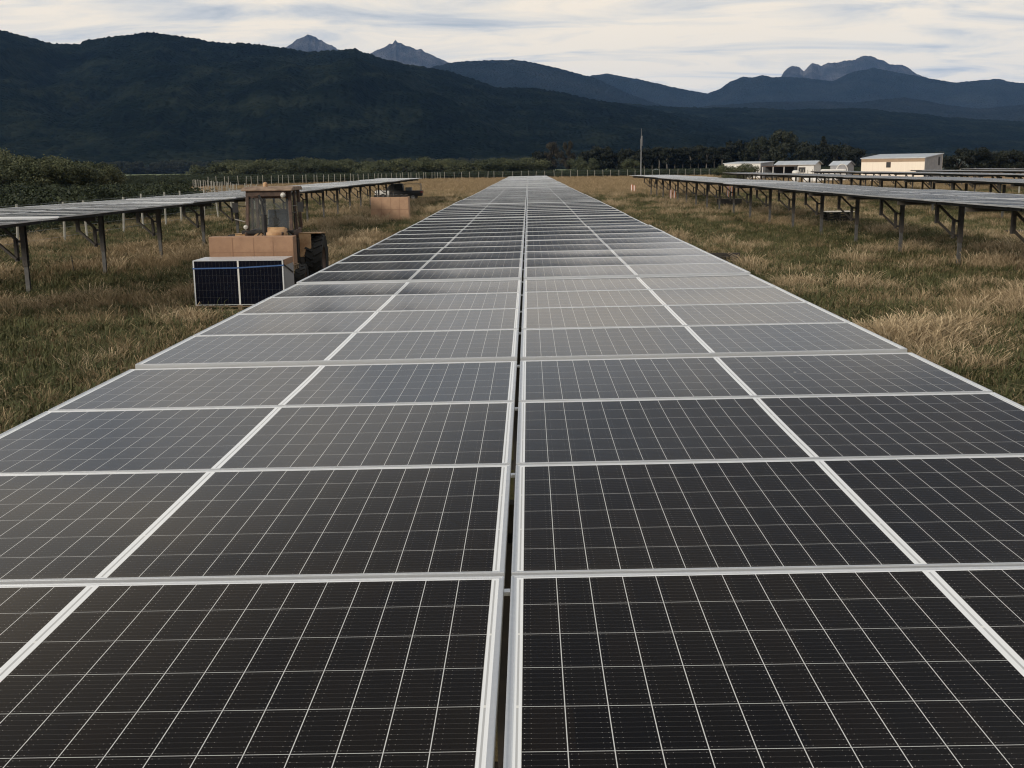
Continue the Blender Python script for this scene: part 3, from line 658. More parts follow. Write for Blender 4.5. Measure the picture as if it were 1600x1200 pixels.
wp = MB(); wp.bar((-.1, FY - .04, Z1 - .2), (-.3, FY - .06, Z0 + .45), .012, .012); wp.obj('wiper', M_BLK, TR)
ld = MB()
for s in (-1, 1):
    ld.box(min(s * .42, s * .5), max(s * .42, s * .5), -1.75, -1.5, .6, 1.42)
    ld.bar((s * .46, -1.62, 1.36), (s * .46, -2.9, 1.05), .08, .12); ld.bar((s * .46, -2.9, 1.05), (s * .46, -3.18, .80), .08, .12)
    ld.tube((s * .46, -1.7, .8), (s * .46, -2.6, 1.05), .035)
    ld.bar((s * .46, -1.72, 1.52), (s * .40, -1.62, 1.2), .05, .05)
ld.box(-.5, .5, -3.22, -3.14, .76, 1.08)
ld.obj('loader_arm', M_BRWN, TR, bevel=.01)
fk = MB()
for s in (-1, 1): fk.box(s * .35 - .05, s * .35 + .05, -3.75, -3.22, .725, .758); fk.box(s * .35 - .05, s * .35 + .05, -3.3, -3.22, .758, 1.25)
fk.obj('fork', M_BLK, TR)
TR.scale = (1.04, 1.04, 1.06)

# ------------------------------------------------------------------ pallets of panels and cartons
def pallet_mesh(w, d, h, mat_, name='pallet'):
    m = MB()
    for k in range(7): x = -w / 2 + .05 + k * (w - .1) / 6; m.box(x - .06, x + .06, -d / 2, d / 2, h - .02, h)
    for yy in (-d / 2 + .05, 0, d / 2 - .05): m.box(-w / 2, w / 2, yy - .045, yy + .045, h - .042, h - .021)
    for xx in (-w / 2 + .06, 0, w / 2 - .06):
        for yy in (-d / 2 + .06, 0, d / 2 - .06): m.box(xx - .05, xx + .05, yy - .05, yy + .05, .021, h - .043)
    for yy in (-d / 2 + .05, 0, d / 2 - .05): m.box(-w / 2, w / 2, yy - .045, yy + .045, 0, .02)
    return m.mesh(name, mat_)
PX, PY = -6.665, 19.95                       # middle of the stack in front of the tractor
inst('pallet', pallet_mesh(2.1, 1.1, .12, M_WOOD)); tag(bpy.context.scene.objects['pallet'], 'timber pallet under the upright stack of solar panels before the tractor', 'pallet').location = (PX, PY, .0)
ST = thing('panel_stack', 'stack of solar panels stood on edge with a blue strap around it', 'solar panel stack', (PX, PY, .121))
NPK = 30
MDK = solar_material('stacked_cells', .12, 1.25, .17, .45)
fmesh = bpy.data.meshes['panel_frame']
gl = GLASS[1].copy(); gl.materials.clear(); gl.materials.append(MDK)
for k in (0,):
    p = inst('front_panel', gl, ST, (0, -.5125 , PW / 2), (math.pi / 2, 0, 0)); inst('frame', fmesh, p)
    MB().box(-.02, .02, -PW / 2 + .012, PW / 2 - .012, -.001, .002).obj('mid_strip', M_WHT, p)
mm = MB()
for k in range(1, NPK):
    y0 = -.5125 + k * .0355 + .036 - .0355
    mm.box(-PL / 2, PL / 2, y0, y0 + .034, 0, PW)
mm.obj('stacked_panels', M_ALU, ST)
ed = MB(); ed.box(PL / 2 + .002, PL / 2 + .012, -.46, .54, .0, PW - .14); ed.obj('end_board', M_GREYW, ST)
ca = MB(); ca.box(PL / 2 + .002, PL / 2 + .014, -.46, .54, PW - .139, PW - .002); ca.obj('carton_edge', M_CARD, ST)
sp_ = MB(); zz = .87
sp_.hexa([(-PL / 2 - .006, -.522, zz - .03), (0, -.522, zz - .02), (0, -.516, zz - .02), (-PL / 2 - .006, -.516, zz - .03), (-PL / 2 - .006, -.522, zz + .0), (0, -.522, zz + .01), (0, -.516, zz + .01), (-PL / 2 - .006, -.516, zz + .0)])
sp_.hexa([(0, -.522, zz - .02), (PL / 2 + .016, -.522, zz + .03), (PL / 2 + .016, -.516, zz + .03), (0, -.516, zz - .02), (0, -.522, zz + .01), (PL / 2 + .016, -.522, zz + .06), (PL / 2 + .016, -.516, zz + .06), (0, -.516, zz + .01)])
sp_.obj('strap', M_STRAP, ST)
MB().bar((PL / 2 + .02, -.516, zz + .055), (PL / 2 + .02, .44, zz - .2), .008, .035).obj('strap_tail', M_BLK, ST)

def carton(name, label, w, d, h, loc, rz, m_, tape=True):
    t = thing(name, label, 'carton', loc, rz)
    b = MB(); b.box(-w / 2, w / 2, -d / 2, d / 2, 0, h); b.obj('box', m_, t, bevel=.012)
    if tape:
        e = MB()
        for x in (-w * .22, w * .03, w * .26): e.box(x - .009, x + .009, -d / 2 - .003, -d / 2 + .01, 0.02, h - .02)
        e.box(-w / 2 + .02, w / 2 - .02, -d / 2 - .004, -d / 2 + .01, h * .44, h * .455); e.obj('seam', M_TAPE, t)
        f = MB(); f.box(-w / 2 + .01, w / 2 - .01, -.04, .04, h, h + .003); f.obj('tape', M_TAPE, t)
    return t
carton('cardboard_carton', 'long brown cardboard carton lifted on the tractor forks', 2.06, .40, .68, (PX - .03, PY + 1.12, .93), .0, M_CARD)
pl2 = inst('pallet', pallet_mesh(2.1, .5, .12, M_WOOD)); pl2.location = (PX - .03, PY + 1.12, .805); tag(pl2, 'timber pallet on the tractor forks under the brown carton', 'pallet')
c2 = at_z(611, 346.5); YB = c2.y + .5
carton('cardboard_carton', 'pale upright cardboard carton on the grass past the tractor', 2.3, 1.1, 1.36, (c2.x - .06, YB, .12), .02, M_CARDP, True)
pl3 = inst('pallet', pallet_mesh(2.2, 1.1, .12, M_WOODD)); pl3.location = (c2.x - .06, YB, 0); pl3.rotation_euler = (0, 0, .02); tag(pl3, 'dark pallet beneath the pale carton past the tractor', 'pallet')
pl4 = inst('pallet', pallet_mesh(2.0, .9, .13, M_WOODD)); pl4.location = (c2.x - .02, YB + .02, 1.486); tag(pl4, 'dark pallet lying on top of the pale carton', 'pallet')

# stack of pallets under the first right array, topped by a pale sheet
pw = at_z(1312, 348); pmesh = pallet_mesh(1.35, 1.1, .14, M_WOODD)
wd = ['bottom dark pallet of the stack under the raised array', 'dark pallet second from the ground in the stack under the raised array', 'dark pallet third from the ground in the stack under the raised array', 'top dark pallet of the stack, under the pale board']
for k in range(4):
    o = inst('pallet', pmesh, None, (pw.x + random.uniform(-.04, .04), pw.y + .5, k * .143), (0, 0, random.uniform(-.04, .04))); tag(o, wd[k], 'pallet', 'stacked pallets under the array')
tag(MB().box(-.78, .78, -.6, .6, 0, .03).obj('board', M_CREAM, None, (pw.x, pw.y + .5, .574), (0, 0, .03), bevel=.005), 'pale board lying on the pallet stack under the raised array', 'board')
pd = at_z(1128, 413)
o = inst('pallet', pallet_mesh(1.2, 1.0, .14, M_WOODD)); o.location = (pd.x - .1, pd.y + .2, 0.145); o.rotation_euler = (0.0, 0.0, .05); tag(o, 'upper dark pallet in the grass beside the middle array, under a plank', 'pallet')
o = inst('pallet', pmesh); o.location = (pd.x - .08, pd.y + .22, .0); o.rotation_euler = (0, 0, -.04); tag(o, 'lower dark pallet under another in the grass beside the middle array', 'pallet')
pd2 = inst('plank', MB().box(-.6, .6, -.06, .06, 0, .09).mesh('plank', M_WOODD)); pd2.location = (pd.x - .05, pd.y - .1, .287); pd2.rotation_euler = (0, 0, -.03); tag(pd2, 'dark plank lying on the pallet beside the middle array', 'plank')
dk = at_z(1600, 372)
o = inst('pallet', pallet_mesh(1.3, 1.1, .14, M_WOODD)); o.location = (dk.x + .25, dk.y + .5, .0); tag(o, 'dark pallet under the array at the edge of view', 'pallet')
o = inst('pallet', bpy.data.meshes['pallet'].copy()); o.data = pmesh; o.location = (dk.x + .3, dk.y + .52, .143); o.rotation_euler = (0, 0, .06); tag(o, 'dark pallet laid on another at the right edge of view', 'pallet')

# ------------------------------------------------------------------ pickup behind the left array's end
def pickup(x, y, rz):
    t = thing('pickup_truck', 'dark pickup truck with a white bonnet parked at the end of the left array', 'pickup truck', (x, y, 0), rz)
    b = MB(); b.prism([(-.0, .0)] * 0 or [(-.85, .45), (.85, .45), (.88, .75), (.85, .98), (-.85, .98), (-.88, .75)], -.9, 2.35); b.obj('tray', M_BLK, t, bevel=.03)
    f = MB(); f.prism([(-.85, .42), (.85, .42), (.87, .8), (.8, 1.02), (-.8, 1.02), (-.87, .8)], -2.35, -.9); f.obj('bonnet', M_WHT, t, bevel=.06)
    c = MB(); c.hexa([(-1.35, -.8, 1.0), (.5, -.8, 1.0), (.5, .8, 1.0), (-1.35, .8, 1.0), (-.75, -.66, 1.66), (.35, -.66, 1.66), (.35, .66, 1.66), (-.75, .66, 1.66)]); c.obj('cab', M_SEAT, t, bevel=.05)
    rk = MB()
    for xx in (.55, 2.2):
        for s in (-1, 1): rk.bar((xx, s * .8, .98), (xx, s * .8, 1.6), .05, .05)
        rk.bar((xx, -.8, 1.6), (xx, .8, 1.6), .05, .05)
    for s in (-1, 1): rk.bar((.55, s * .8, 1.64), (2.2, s * .8, 1.64), .04, .04)
    rk.obj('ladder_rack', M_GALV, t)
    MB().box(.7, 1.3, -.5, .5, .985, 1.3).obj('tool_box', M_GALV, t, bevel=.02)
    MB().hexa([(-.72, -.64, 1.663), (.33, -.64, 1.663), (.33, .64, 1.663), (-.72, .64, 1.663), (-.68, -.6, 1.70), (.3, -.6, 1.70), (.3, .6, 1.70), (-.68, .6, 1.70)]).obj('roof', M_WHT, t, bevel=.01)
    MB().poly([(-1.36, -.7, 1.06), (-1.36, .7, 1.06), (-.80, .6, 1.62), (-.80, -.6, 1.62)]).obj('windscreen', M_GLASS, t)
    MB().poly([(-1.1, -.80, 1.08), (.4, -.80, 1.08), (.3, -.70, 1.58), (-.72, -.70, 1.58)]).obj('side_window', M_GLASS, t)
    for wx in (-1.55, 1.45):
        for s in (-1, 1):
            w = MB(); w.lathe([(.18, -.1), (.32, -.11), (.36, -.06), (.36, .06), (.32, .11), (.18, .1)], 'y', 22); wo_ = w.obj('wheel', M_RUB, t, (wx, s * .78, .36), smooth=True)
            MB().lathe([(.18, -.09), (.05, -.05), (.05, .05), (.18, .09)], 'y', 16).obj('rim', M_GALV, wo_)
    MB().box(2.36, 2.38, -.8, -.6, .72, .92).obj('tail_lamp', M_RED, t); MB().box(2.36, 2.38, .6, .8, .72, .92).obj('tail_lamp', M_RED, t)
    MB().box(2.24, 2.32, -.895, -.88, .80, .92).obj('side_marker', M_RED, t)
    return t
pk = at_depth(622, 300, 112)
pickup(pk.x + .1, pk.y, .03)

# ------------------------------------------------------------------ striped barrier boards by the right array
def barrier(loc, label, rz, sc=1.0):
    t = thing('barrier_board', label, 'barrier board', loc, rz, 'striped boards by the right array')
    for k, x in enumerate((-.16, .16)):
        b = MB(); m0 = b.box(x - .10, x + .10, -.02, .02, .12 + .05 * k, .98 - .08 * k); bo_ = b.obj('board', M_PINK, t, bevel=.004)
        s = MB(); s.box(x - .07, x + .03, -.026, -.021, .14 + .05 * k, .96 - .08 * k); s.obj('stripe', M_WHT, bo_)
    lg = MB(); lg.bar((-.75, -.1, .0), (-.1, .05, .75), .05, .05); lg.obj('leg', M_WOOD, t)
    lg = MB(); lg.bar((.75, -.1, .0), (.1, .05, .75), .05, .05); lg.obj('leg', M_WOOD, t)
p = at_z(1051, 313); barrier(p, 'orange and white striped board on sticks beside a post of the right array', .1)
p = at_z(989, 301.5); barrier((p.x, p.y, 0), 'orange striped board at the far end post of the right array', -.2)
p = at_depth(1140, 300, 88); barrier((p.x, p.y, .55), 'orange and white striped board beyond the right array, behind its posts', .4)
tag(MB().box(-.9, .9, -.5, .5, 0, .5).obj('crate', M_WOODD, None, (p.x, p.y, .02), bevel=.02), 'low wooden crate beneath the striped board beyond the right array', 'crate')
p = at_z(1592, 303); tag(MB().box(-.06, .06, -.06, .06, -.1, .85).obj('stake', M_POST, None, p, bevel=.01), 'pale timber stake between the first and second right arrays', 'stake')
p = at_z(117, 431); tag(MB().tube((0, 0, -.1), (-.05, 0, .62), .02, .016, 8).obj('stake', M_WOODD, None, (p.x, p.y, 0)), 'thin dark stake in the grass by the left array', 'stake')

# ------------------------------------------------------------------ fences
def fence(label, pts, step, h, r, wires, jitter=.15, mp_=M_POST):
    P_ = [Vector((x, y, 0)) for x, y in pts]; tops = []
    root = thing('wire_fence', label, 'fence', P_[0])
    pm = MB().tube((0, 0, -.2), (0, 0, h), r, r * .9, 8).mesh('post', mp_)
    for a, b in zip(P_[:-1], P_[1:]):
        n = max(1, round((b - a).length / step))
        for i in range(n + (b == P_[-1])):
            p = a.lerp(b, i / n); hh = random.uniform(1 - jitter * .4, 1 + jitter * .3)
            o = inst('post', pm, root, p - P_[0] + Vector((random.uniform(-.35, .35), random.uniform(-.3, .3), 0)), (random.gauss(0, .025), random.gauss(0, .035), 0), (1, 1, hh)); tops.append(p - P_[0])
    for z in wires:
        w = MB(); w.path([t + Vector((0, 0, z)) for t in tops[::4] + [tops[-1]]], .006, 4); w.obj('wire', M_GALV, root)
fence('wire fence on pale timber posts along the left edge of the field', [(-21.6, 30), (-21.3, 52), (-21.2, 84)], 3.6, 1.95, .06, (.3, .7, 1.1, 1.5, 1.85))
fence('dense pale fence running from the left field corner into the distance', [(-21.9, 85), (-49.5, 158)], 2.1, 1.95, .04, (.4, .9, 1.4, 1.85))
fence('long post and wire fence across the far end of the field', [(-62, 209), (-24, 316), (58, 322)], 2.45, 2.05, .06, (.5, 1.0, 1.5, 1.9))
fence('post and wire fence before the sheds on the right', [(60, 318), (62, 212), (120, 205)], 3.5, 1.9, .08, (.5, 1.0, 1.5))

# ------------------------------------------------------------------ mast, sheds, vehicles in the yard
p = at_depth(1001.5, 262, 318)
t = thing('utility_pole', 'tall pale mast with antennas standing alone beyond the right array', 'mast', (p.x, p.y, 0))
MB().tube((0, 0, -.5), (0, 0, 11.2), .17, .11, 12).obj('pole', M_GALV, t)
a = MB()
for k in range(3):
    an = k * 2.1; a.box(.22 * math.cos(an) - .09, .22 * math.cos(an) + .09, .22 * math.sin(an) - .09, .22 * math.sin(an) + .09, 8.6 - .6 * k, 11.4 - .8 * k)
a.obj('antenna', M_GALV, t)
MB().tube((0, 0, 11.2), (0, 0, 13.4), .05, .03, 8).obj('whip', M_GALV, t)

def shed(name, label, cat, loc, rz, w, d, hf, hb, mw, ms, mr, gable=False, band=None, wins=(), over=.25, swins=()):
    """front wall faces -y; hf front eave, hb back (or ridge) height"""
    t = thing(name, label, cat, loc, rz)
    hw, hd = w / 2, d / 2
    MB().box(-hw, hw, -hd, -hd + .15, 0, hf).obj('front_wall', mw, t)
    sw_ = MB()
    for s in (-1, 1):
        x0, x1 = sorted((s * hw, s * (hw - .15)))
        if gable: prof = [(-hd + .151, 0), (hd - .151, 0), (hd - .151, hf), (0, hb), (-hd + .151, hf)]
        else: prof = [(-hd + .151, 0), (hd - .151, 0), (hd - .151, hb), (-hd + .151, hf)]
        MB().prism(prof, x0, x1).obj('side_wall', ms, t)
    MB().box(-hw, hw, hd - .15, hd, 0, hf if gable else hb).obj('back_wall', mw, t)
    if gable: prof = [(-hd - over, hf - .05), (0, hb), (hd + over, hf - .05), (hd + over, hf + .06), (0, hb + .12), (-hd - over, hf + .06)]
    else: prof = [(-hd - over, hf - .02), (hd + over, hb + .01), (hd + over, hb + .14), (-hd - over, hf + .12)]
    MB().prism(prof, -hw - over, hw + over).obj('roof', mr, t)
    if band: MB().box(-hw - .01, hw + .01, -hd - .03, -hd - .001, hf - band, hf - .08).obj('fascia', M_BAND, t)
    for (x, z, ww, wh) in wins:
        f = MB(); 
        for q in ((-ww / 2 - .06, -ww / 2, -.06, wh + .06), (ww / 2, ww / 2 + .06, -.06, wh + .06), (-ww / 2, ww / 2, wh, wh + .06), (-ww / 2, ww / 2, -.06, 0)): f.box(x + q[0], x + q[1], -hd - .06, -hd - .002, z + q[2], z + q[3])
        fo = f.obj('window', M_BRWN, t); MB().box(x - ww / 2, x + ww / 2, -hd - .03, -hd - .003, z, z + wh).obj('pane', M_DARKW, fo)
    for (yy, z, ww, wh) in swins:
        MB().box(hw + .002, hw + .04, yy - ww / 2, yy + ww / 2, z, z + wh).obj('window', M_DARKW, t)
    return t
def place(u, dist): q = at_depth(u, 255, dist); return (q.x, q.y, 0)
A1 = -math.radians(40)
shed('cream_shed', 'big cream shed with a grey skillion roof and one small window', 'shed', place(1409, 205), A1, 11.6, 8.6, 3.9, 4.6, M_CREAM, M_GREYW, M_ROOF, band=.62, wins=((-.7, 2.35, .7, .85),), swins=((2.6, 2.6, .8, 1.5),), over=.15)  # grey side walls: shade on the side away from the sun painted in
shed('white_shed', 'low white shed behind a hedge, leftmost of the yard buildings', 'shed', place(1170, 240), A1 + .1, 8.2, 7.0, 3.3, 3.6, M_WHT, M_GREYW, M_ROOF, over=.2)  # sides greyer than the white front, their shade put into the colour
shed('house', 'white house with a pale low gabled roof behind the carport', 'house', place(1248, 285), A1 + .2, 9.5, 7.0, 2.9, 3.75, M_WHT, M_WHT, M_ROOF, gable=True, wins=((-2, 1.0, 1.2, 1.2), (1.8, 1.0, 1.6, 1.2)), over=.5)
shed('small_shed', 'small shed with a pale roof in front of dark trees', 'shed', place(1316, 290), A1, 4.4, 4.5, 2.6, 3.6, M_GREYW, M_GREYW, M_ROOF, gable=True, over=.3)
shed('shade_house', 'low green shade house behind the cream shed', 'shade house', place(1492, 250), A1 + .1, 4.0, 8.0, 2.2, 3.6, M_GREEN, M_GREEN, M_GREEN, gable=True, over=.1)
q = place(1219, 232); t = thing('carport', 'dark open carport with a flat roof between white shed and house', 'carport', q, A1 + .35)
MB().box(-3.4, 3.4, -2.4, 2.4, 2.62, 2.8).obj('roof', M_BRWN, t)
MB().box(-3.3, 3.3, 2.2, 2.3, 0, 2.6).obj('back_wall', M_DARKW, t); MB().box(3.1, 3.2, -2.2, 2.19, 0, 2.6).obj('side_wall', M_DARKW, t)  # near-black walls: the carport's inner shade put into their colour
for xx in (-3.2, -1.1, 1.1): MB().box(xx - .07, xx + .07, -2.3, -2.16, 0, 2.6).obj('post', M_WHT, t)
tag(MB().lathe([(.0, 0), (.62, 0), (.62, 1.85), (.45, 2.02), (.0, 2.06)], 'z', 24).obj('water_tank', M_WHT, None, place(1244, 192), smooth=False), 'white upright water tank before the carport', 'water tank')
def bale(u, d, lab):
    pr = [(0, -.6)] + [(.55 * (1 - ((abs(k) / 5) ** 6) * .12), k * .12) for k in range(-5, 6)] + [(0, .6)]
    o = MB().lathe(pr, 'x', 24).obj('bale', M_WHT, None, smooth=True); q = place(u, d); o.location = (q[0], q[1], .53); o.rotation_euler = (0, 0, .2); tag(o, lab, 'bale', 'white wrapped bales')
bale(1263.5, 178, 'round white wrapped bale, left of the two behind the second array'); bale(1276.5, 178, 'round white wrapped bale beside the white van behind the second array')
def van(u, d):
    t = thing('white_van', 'long white van parked between the white tank and the cream shed', 'van', place(u, d), -.12)
    b = MB(); b.prism([(-.95, .35), (.95, .35), (.97, 1.2), (.88, 2.2), (-.88, 2.2), (-.97, 1.2)], -1.3, 2.5); b.obj('body', M_WHT, t, bevel=.08)
    c = MB(); c.hexa([(-2.5, -.92, .35), (-1.302, -.95, .35), (-1.302, .95, .35), (-2.5, .92, .35), (-2.3, -.85, 1.1), (-1.302, -.86, 2.12), (-1.302, .86, 2.12), (-2.3, .85, 1.1)]); c.obj('cab', M_WHT, t, bevel=.05)
    MB().poly([(-2.24, -.76, 1.18), (-2.24, .76, 1.18), (-1.5, .74, 1.96), (-1.5, -.74, 1.96)]).obj('windscreen', M_DARKW, t)
    MB().poly([(-2.0, -.93, 1.2), (-1.4, -.95, 1.2), (-1.36, -.93, 1.8), (-1.62, -.91, 1.75)]).obj('side_window', M_DARKW, t)
    for wx in (-1.6, 1.6):
        for s in (-1, 1): MB().lathe([(.0, -.1), (.3, -.11), (.34, -.06), (.34, .06), (.3, .11), (0, .1)], 'y', 20).obj('wheel', M_RUB, t, (wx, s * .86, .34), smooth=True)
van(1297, 188)
h = MB()
for i in range(14):
    a, b = math.pi * i / 14, math.pi * (i + 1) / 14; h.tube((1.0 * math.cos(a), 0, 1.9 + 1.05 * math.sin(a)), (1.0 * math.cos(b), 0, 1.9 + 1.05 * math.sin(b)), .09, n=8)
for s in (-1, 1): h.tube((s, 0, 0), (s, 0, 1.9), .09)
tag(h.obj('hoop_frame', M_WHT, None, place(1316, 205)), 'white arched hoop frame rising behind the white van', 'hoop frame')
q = at_depth(1025, 262, 355)
d_ = MB(); pr = [(1.5 * math.cos(a), 1.35 * math.sin(a)) for a in np.linspace(0, math.pi / 2, 8)]
d_.lathe([(max(r_, .0), z_) for r_, z_ in pr], 'z', 20, (0, 0, .7)); d_.lathe([(1.5, 0), (1.5, .7)], 'z', 20)
tag(d_.obj('domed_tank', M_GALV, None, (q.x, q.y, 0), smooth=True), 'pale domed tank before the dark trees, right of the mast', 'tank')

# ------------------------------------------------------------------ trees and shrubs
def leaf_cloud(blobs, n, leaf, rng, shell=.55, flat=1.0):
    B = np.array(blobs, float)                        # x y z r squash
    w = B[:, 3] ** 2; pick = rng.choice(len(B), n, p=w / w.sum())
    d = rng.normal(size=(n, 3)); d /= np.linalg.norm(d, axis=1)[:, None]
    rad = B[pick, 3] * (shell + (1 - shell) * rng.random(n) ** .6) * (1 + .18 * rng.normal(size=n))
    c = B[pick, :3] + d * rad[:, None] * np.stack([np.ones(n), np.ones(n), B[pick, 4]], 1)
    nrm = d + rng.normal(size=(n, 3)) * .7; nrm /= np.linalg.norm(nrm, axis=1)[:, None]
    a = np.cross(nrm, rng.normal(size=(n, 3))); a /= np.linalg.norm(a, axis=1)[:, None]; b = np.cross(nrm, a)
    s = leaf * rng.uniform(.55, 1.3, n)[:, None]
    v = np.stack([c - a * s, c - b * s * .6, c + a * s, c + b * s * .6], 1).reshape(-1, 3)
    v[:, 2] = np.maximum(v[:, 2], .02)
    return v, np.arange(4 * n).reshape(n, 4)
def limbs(pts_r, material, name='trunk'):
    m = MB()
    for p, q, r, r2 in pts_r: m.tube(p, q, r, r2, 8, cap=True)
    return m.mesh(name, material)
def tree_kind(kind, seed):
    r = np.random.default_rng(seed); bl = []; lm = []
    if kind == 'broad':
        hgt, cr_ = 13.0, 5.2
        for i in range(26):
            a = r.uniform(0, 2 * math.pi); zz_ = r.uniform(3.2, 11.6); f = math.sin(math.pi * min(.97, max(.12, (zz_ - 1.5) / 11.8))) ** .6
            q_ = cr_ * f * math.sqrt(r.uniform(.15, .9)); bl.append((q_ * math.cos(a), q_ * math.sin(a), zz_, r.uniform(1.1, 2.0), .8))
        lm = [((0, 0, -.3), (.1, 0, 3.2), .38, .28)] + [((.1, 0, 2.6 + .5 * i), (bl[i][0] * .8, bl[i][1] * .8, bl[i][2]), .18, .05) for i in range(7)]
        n, lf = 5200, .34
    elif kind == 'pine':
        hgt = 10.0
        for i in range(15):
            zz_ = r.uniform(4.0, 9.3); a = r.uniform(0, 2 * math.pi); q_ = r.uniform(.2, 2.1); bl.append((q_ * math.cos(a), q_ * math.sin(a), zz_, r.uniform(.75, 1.35), .62))
        lm = [((0, 0, -.3), (.15, .1, 5), .2, .15), ((.15, .1, 5), (0, 0, 9), .15, .04)] + [((.12, .08, 3.8 + .4 * i), bl[i][:3], .07, .03) for i in range(6)]
        n, lf = 2600, .3
    elif kind == 'conifer':
        hgt = 10.0
        for i in range(30):
            zz_ = .8 + 8.8 * (i / 29); w_ = 2.3 * (1 - i / 31) ** .75; a = i * 2.4; bl.append((w_ * .6 * math.cos(a), w_ * .6 * math.sin(a), zz_, .35 + w_ * .42, .6))
        lm = [((0, 0, -.3), (0, 0, 9.6), .22, .03)]; n, lf = 2800, .28
    elif kind == 'macro':                               # broad dark evergreen with a ragged, many-headed top
        for i in range(22):
            a = r.uniform(0, 2 * math.pi); q_ = 3.8 * math.sqrt(r.uniform(.05, 1)); zz_ = r.uniform(1.2, 8.4) * (1 - .35 * q_ / 4.2); bl.append((q_ * math.cos(a), q_ * math.sin(a), zz_, r.uniform(.9, 1.7), .75))
        lm = [((0, 0, -.3), (0, 0, 5), .35, .2)] + [((0, 0, 1.5 + .4 * i), bl[i][:3], .14, .05) for i in range(6)]; n, lf = 4200, .32
    elif kind == 'willow':
        for i in range(24):
            a = r.uniform(0, 2 * math.pi); q_ = 3.3 * math.sqrt(r.uniform(.02, 1)); zz_ = r.uniform(.5, 4.3) * (1 - .4 * (q_ / 3.6) ** 2); bl.append((q_ * math.cos(a), q_ * math.sin(a), zz_, r.uniform(.6, 1.15), .85))
        lm = [((.2 * k - .4, .1 * k, -.2), (bl[k][0] * .8, bl[k][1] * .8, bl[k][2]), .09, .03) for k in range(7)]; n, lf = 11000, .105
    v, f = leaf_cloud(bl, n, lf, r)
    return v, f, lm
CR = {}
def crowns(key, kind, seeds, leafm, barkm):
    CR[key] = []
    for s in seeds:
        v, f, lm = tree_kind(kind, s); CR[key].append((np_mesh('crown', v, f, leafm), limbs(lm, barkm), float(np.percentile(v[:, 2], 99.3))))
crowns('broad', 'broad', (1, 2), M_BROAD, M_BARK); crowns('pine', 'pine', (3, 4, 5), M_PINE, M_PBARK); crowns('conifer', 'conifer', (6, 7), M_PINE, M_BARK)
crowns('macro', 'macro', (8, 9, 10), M_PINE, M_BARK); crowns('brown', 'broad', (11, 12), M_BROWNL, M_BARK); crowns('willow', 'willow', (13, 14, 15), M_OLIVE, M_BARK)
NAMES = dict(broad='broadleaf_tree', pine='pine_tree', conifer='conifer_tree', macro='evergreen_tree', brown='bare_tree', willow='willow_shrub')
def tree(key, u, top, dist, label, group, wide=1.0, cat=None):
    """u: where its trunk stands, top: the height it reaches, both read off the photo at that distance"""
    q = at_depth(u, top, dist); hgt = max(q.z, 1.2); cm, tm, top_ = CR[key][int(u * 7) % len(CR[key])]; sc = hgt / top_
    nm = NAMES[key] if key != 'brown' else 'brown_tree'
    t = thing(nm, label, cat or ('shrub' if key == 'willow' else 'tree'), (q.x, q.y, 0), (u * 1.7) % 6.28, group)
    inst('crown', cm, t, scale=(sc * wide, sc * wide, sc)); inst('trunk', tm, t, scale=(sc * wide, sc * wide, sc))
TL = 'trees beyond the right arrays'
tree('broad', 1226, 205, 425, 'biggest round tree, standing tall above the sheds', TL, .82)
tree('broad', 1189, 215, 430, 'second tallest round tree, just left of the biggest round one', TL, .8)
tree('macro', 1158, 222, 440, 'dark evergreen left of the two tall round trees', TL, .8)
tree('conifer', 1287, 215, 400, 'pointed dark conifer behind the small pale-roofed shed', TL, .85)
tree('macro', 1309, 229, 400, 'dark evergreen right of the pointed conifer', TL, .8)
tree('macro', 1334, 234, 395, 'dark evergreen touching the left end of the cream shed', TL, .9)
tree('macro', 1262, 232, 420, 'low dark evergreen right of the biggest round tree', TL, .8)
tree('brown', 861, 223, 430, 'brown-tinged tree, leftmost of the trees past the middle array', TL, .62)
tree('brown', 886, 222, 425, 'brown-tinged tree, second from the left past the middle array', TL, .55)
tree('macro', 845, 238, 430, 'low dark tree left of the brown-tinged pair', TL, .8)
tree('willow', 912, 246, 420, 'olive shrub between the brown-tinged trees and the dark clump', TL, 1.0)
tree('macro', 939, 230, 430, 'dark evergreen, left one of the clump left of the mast', TL, .9)
tree('macro', 958, 232, 432, 'dark evergreen in the middle of the clump left of the mast', TL, .8)
tree('conifer', 972, 233, 428, 'dark conifer, right one of the clump left of the mast', TL, .9)
tree('willow', 985, 249, 420, 'low bronze shrub at the foot of the mast', TL, 1.0)
for u_, t_, d__, w_, lab in ((1172, 224, 445, 1.0, 'dark evergreen between the pines and the second tallest round tree'), (1206, 222, 446, .9, 'dark evergreen filling between the two tall round trees'), (1247, 222, 447, 1.0, 'dark evergreen just right of the biggest round tree'),
                       (1274, 228, 440, 1.0, 'dark evergreen left of the pointed conifer'), (1298, 226, 445, 1.0, 'dark evergreen behind the pointed conifer on its right'), (1322, 231, 440, 1.0, 'dark evergreen above the small pale-roofed shed'), (994, 238, 446, .9, 'dark evergreen directly behind the mast'), (925, 238, 445, 1.0, 'low dark evergreen left of the clump by the mast')):
    tree('macro', u_, t_, d__, lab, TL, w_)
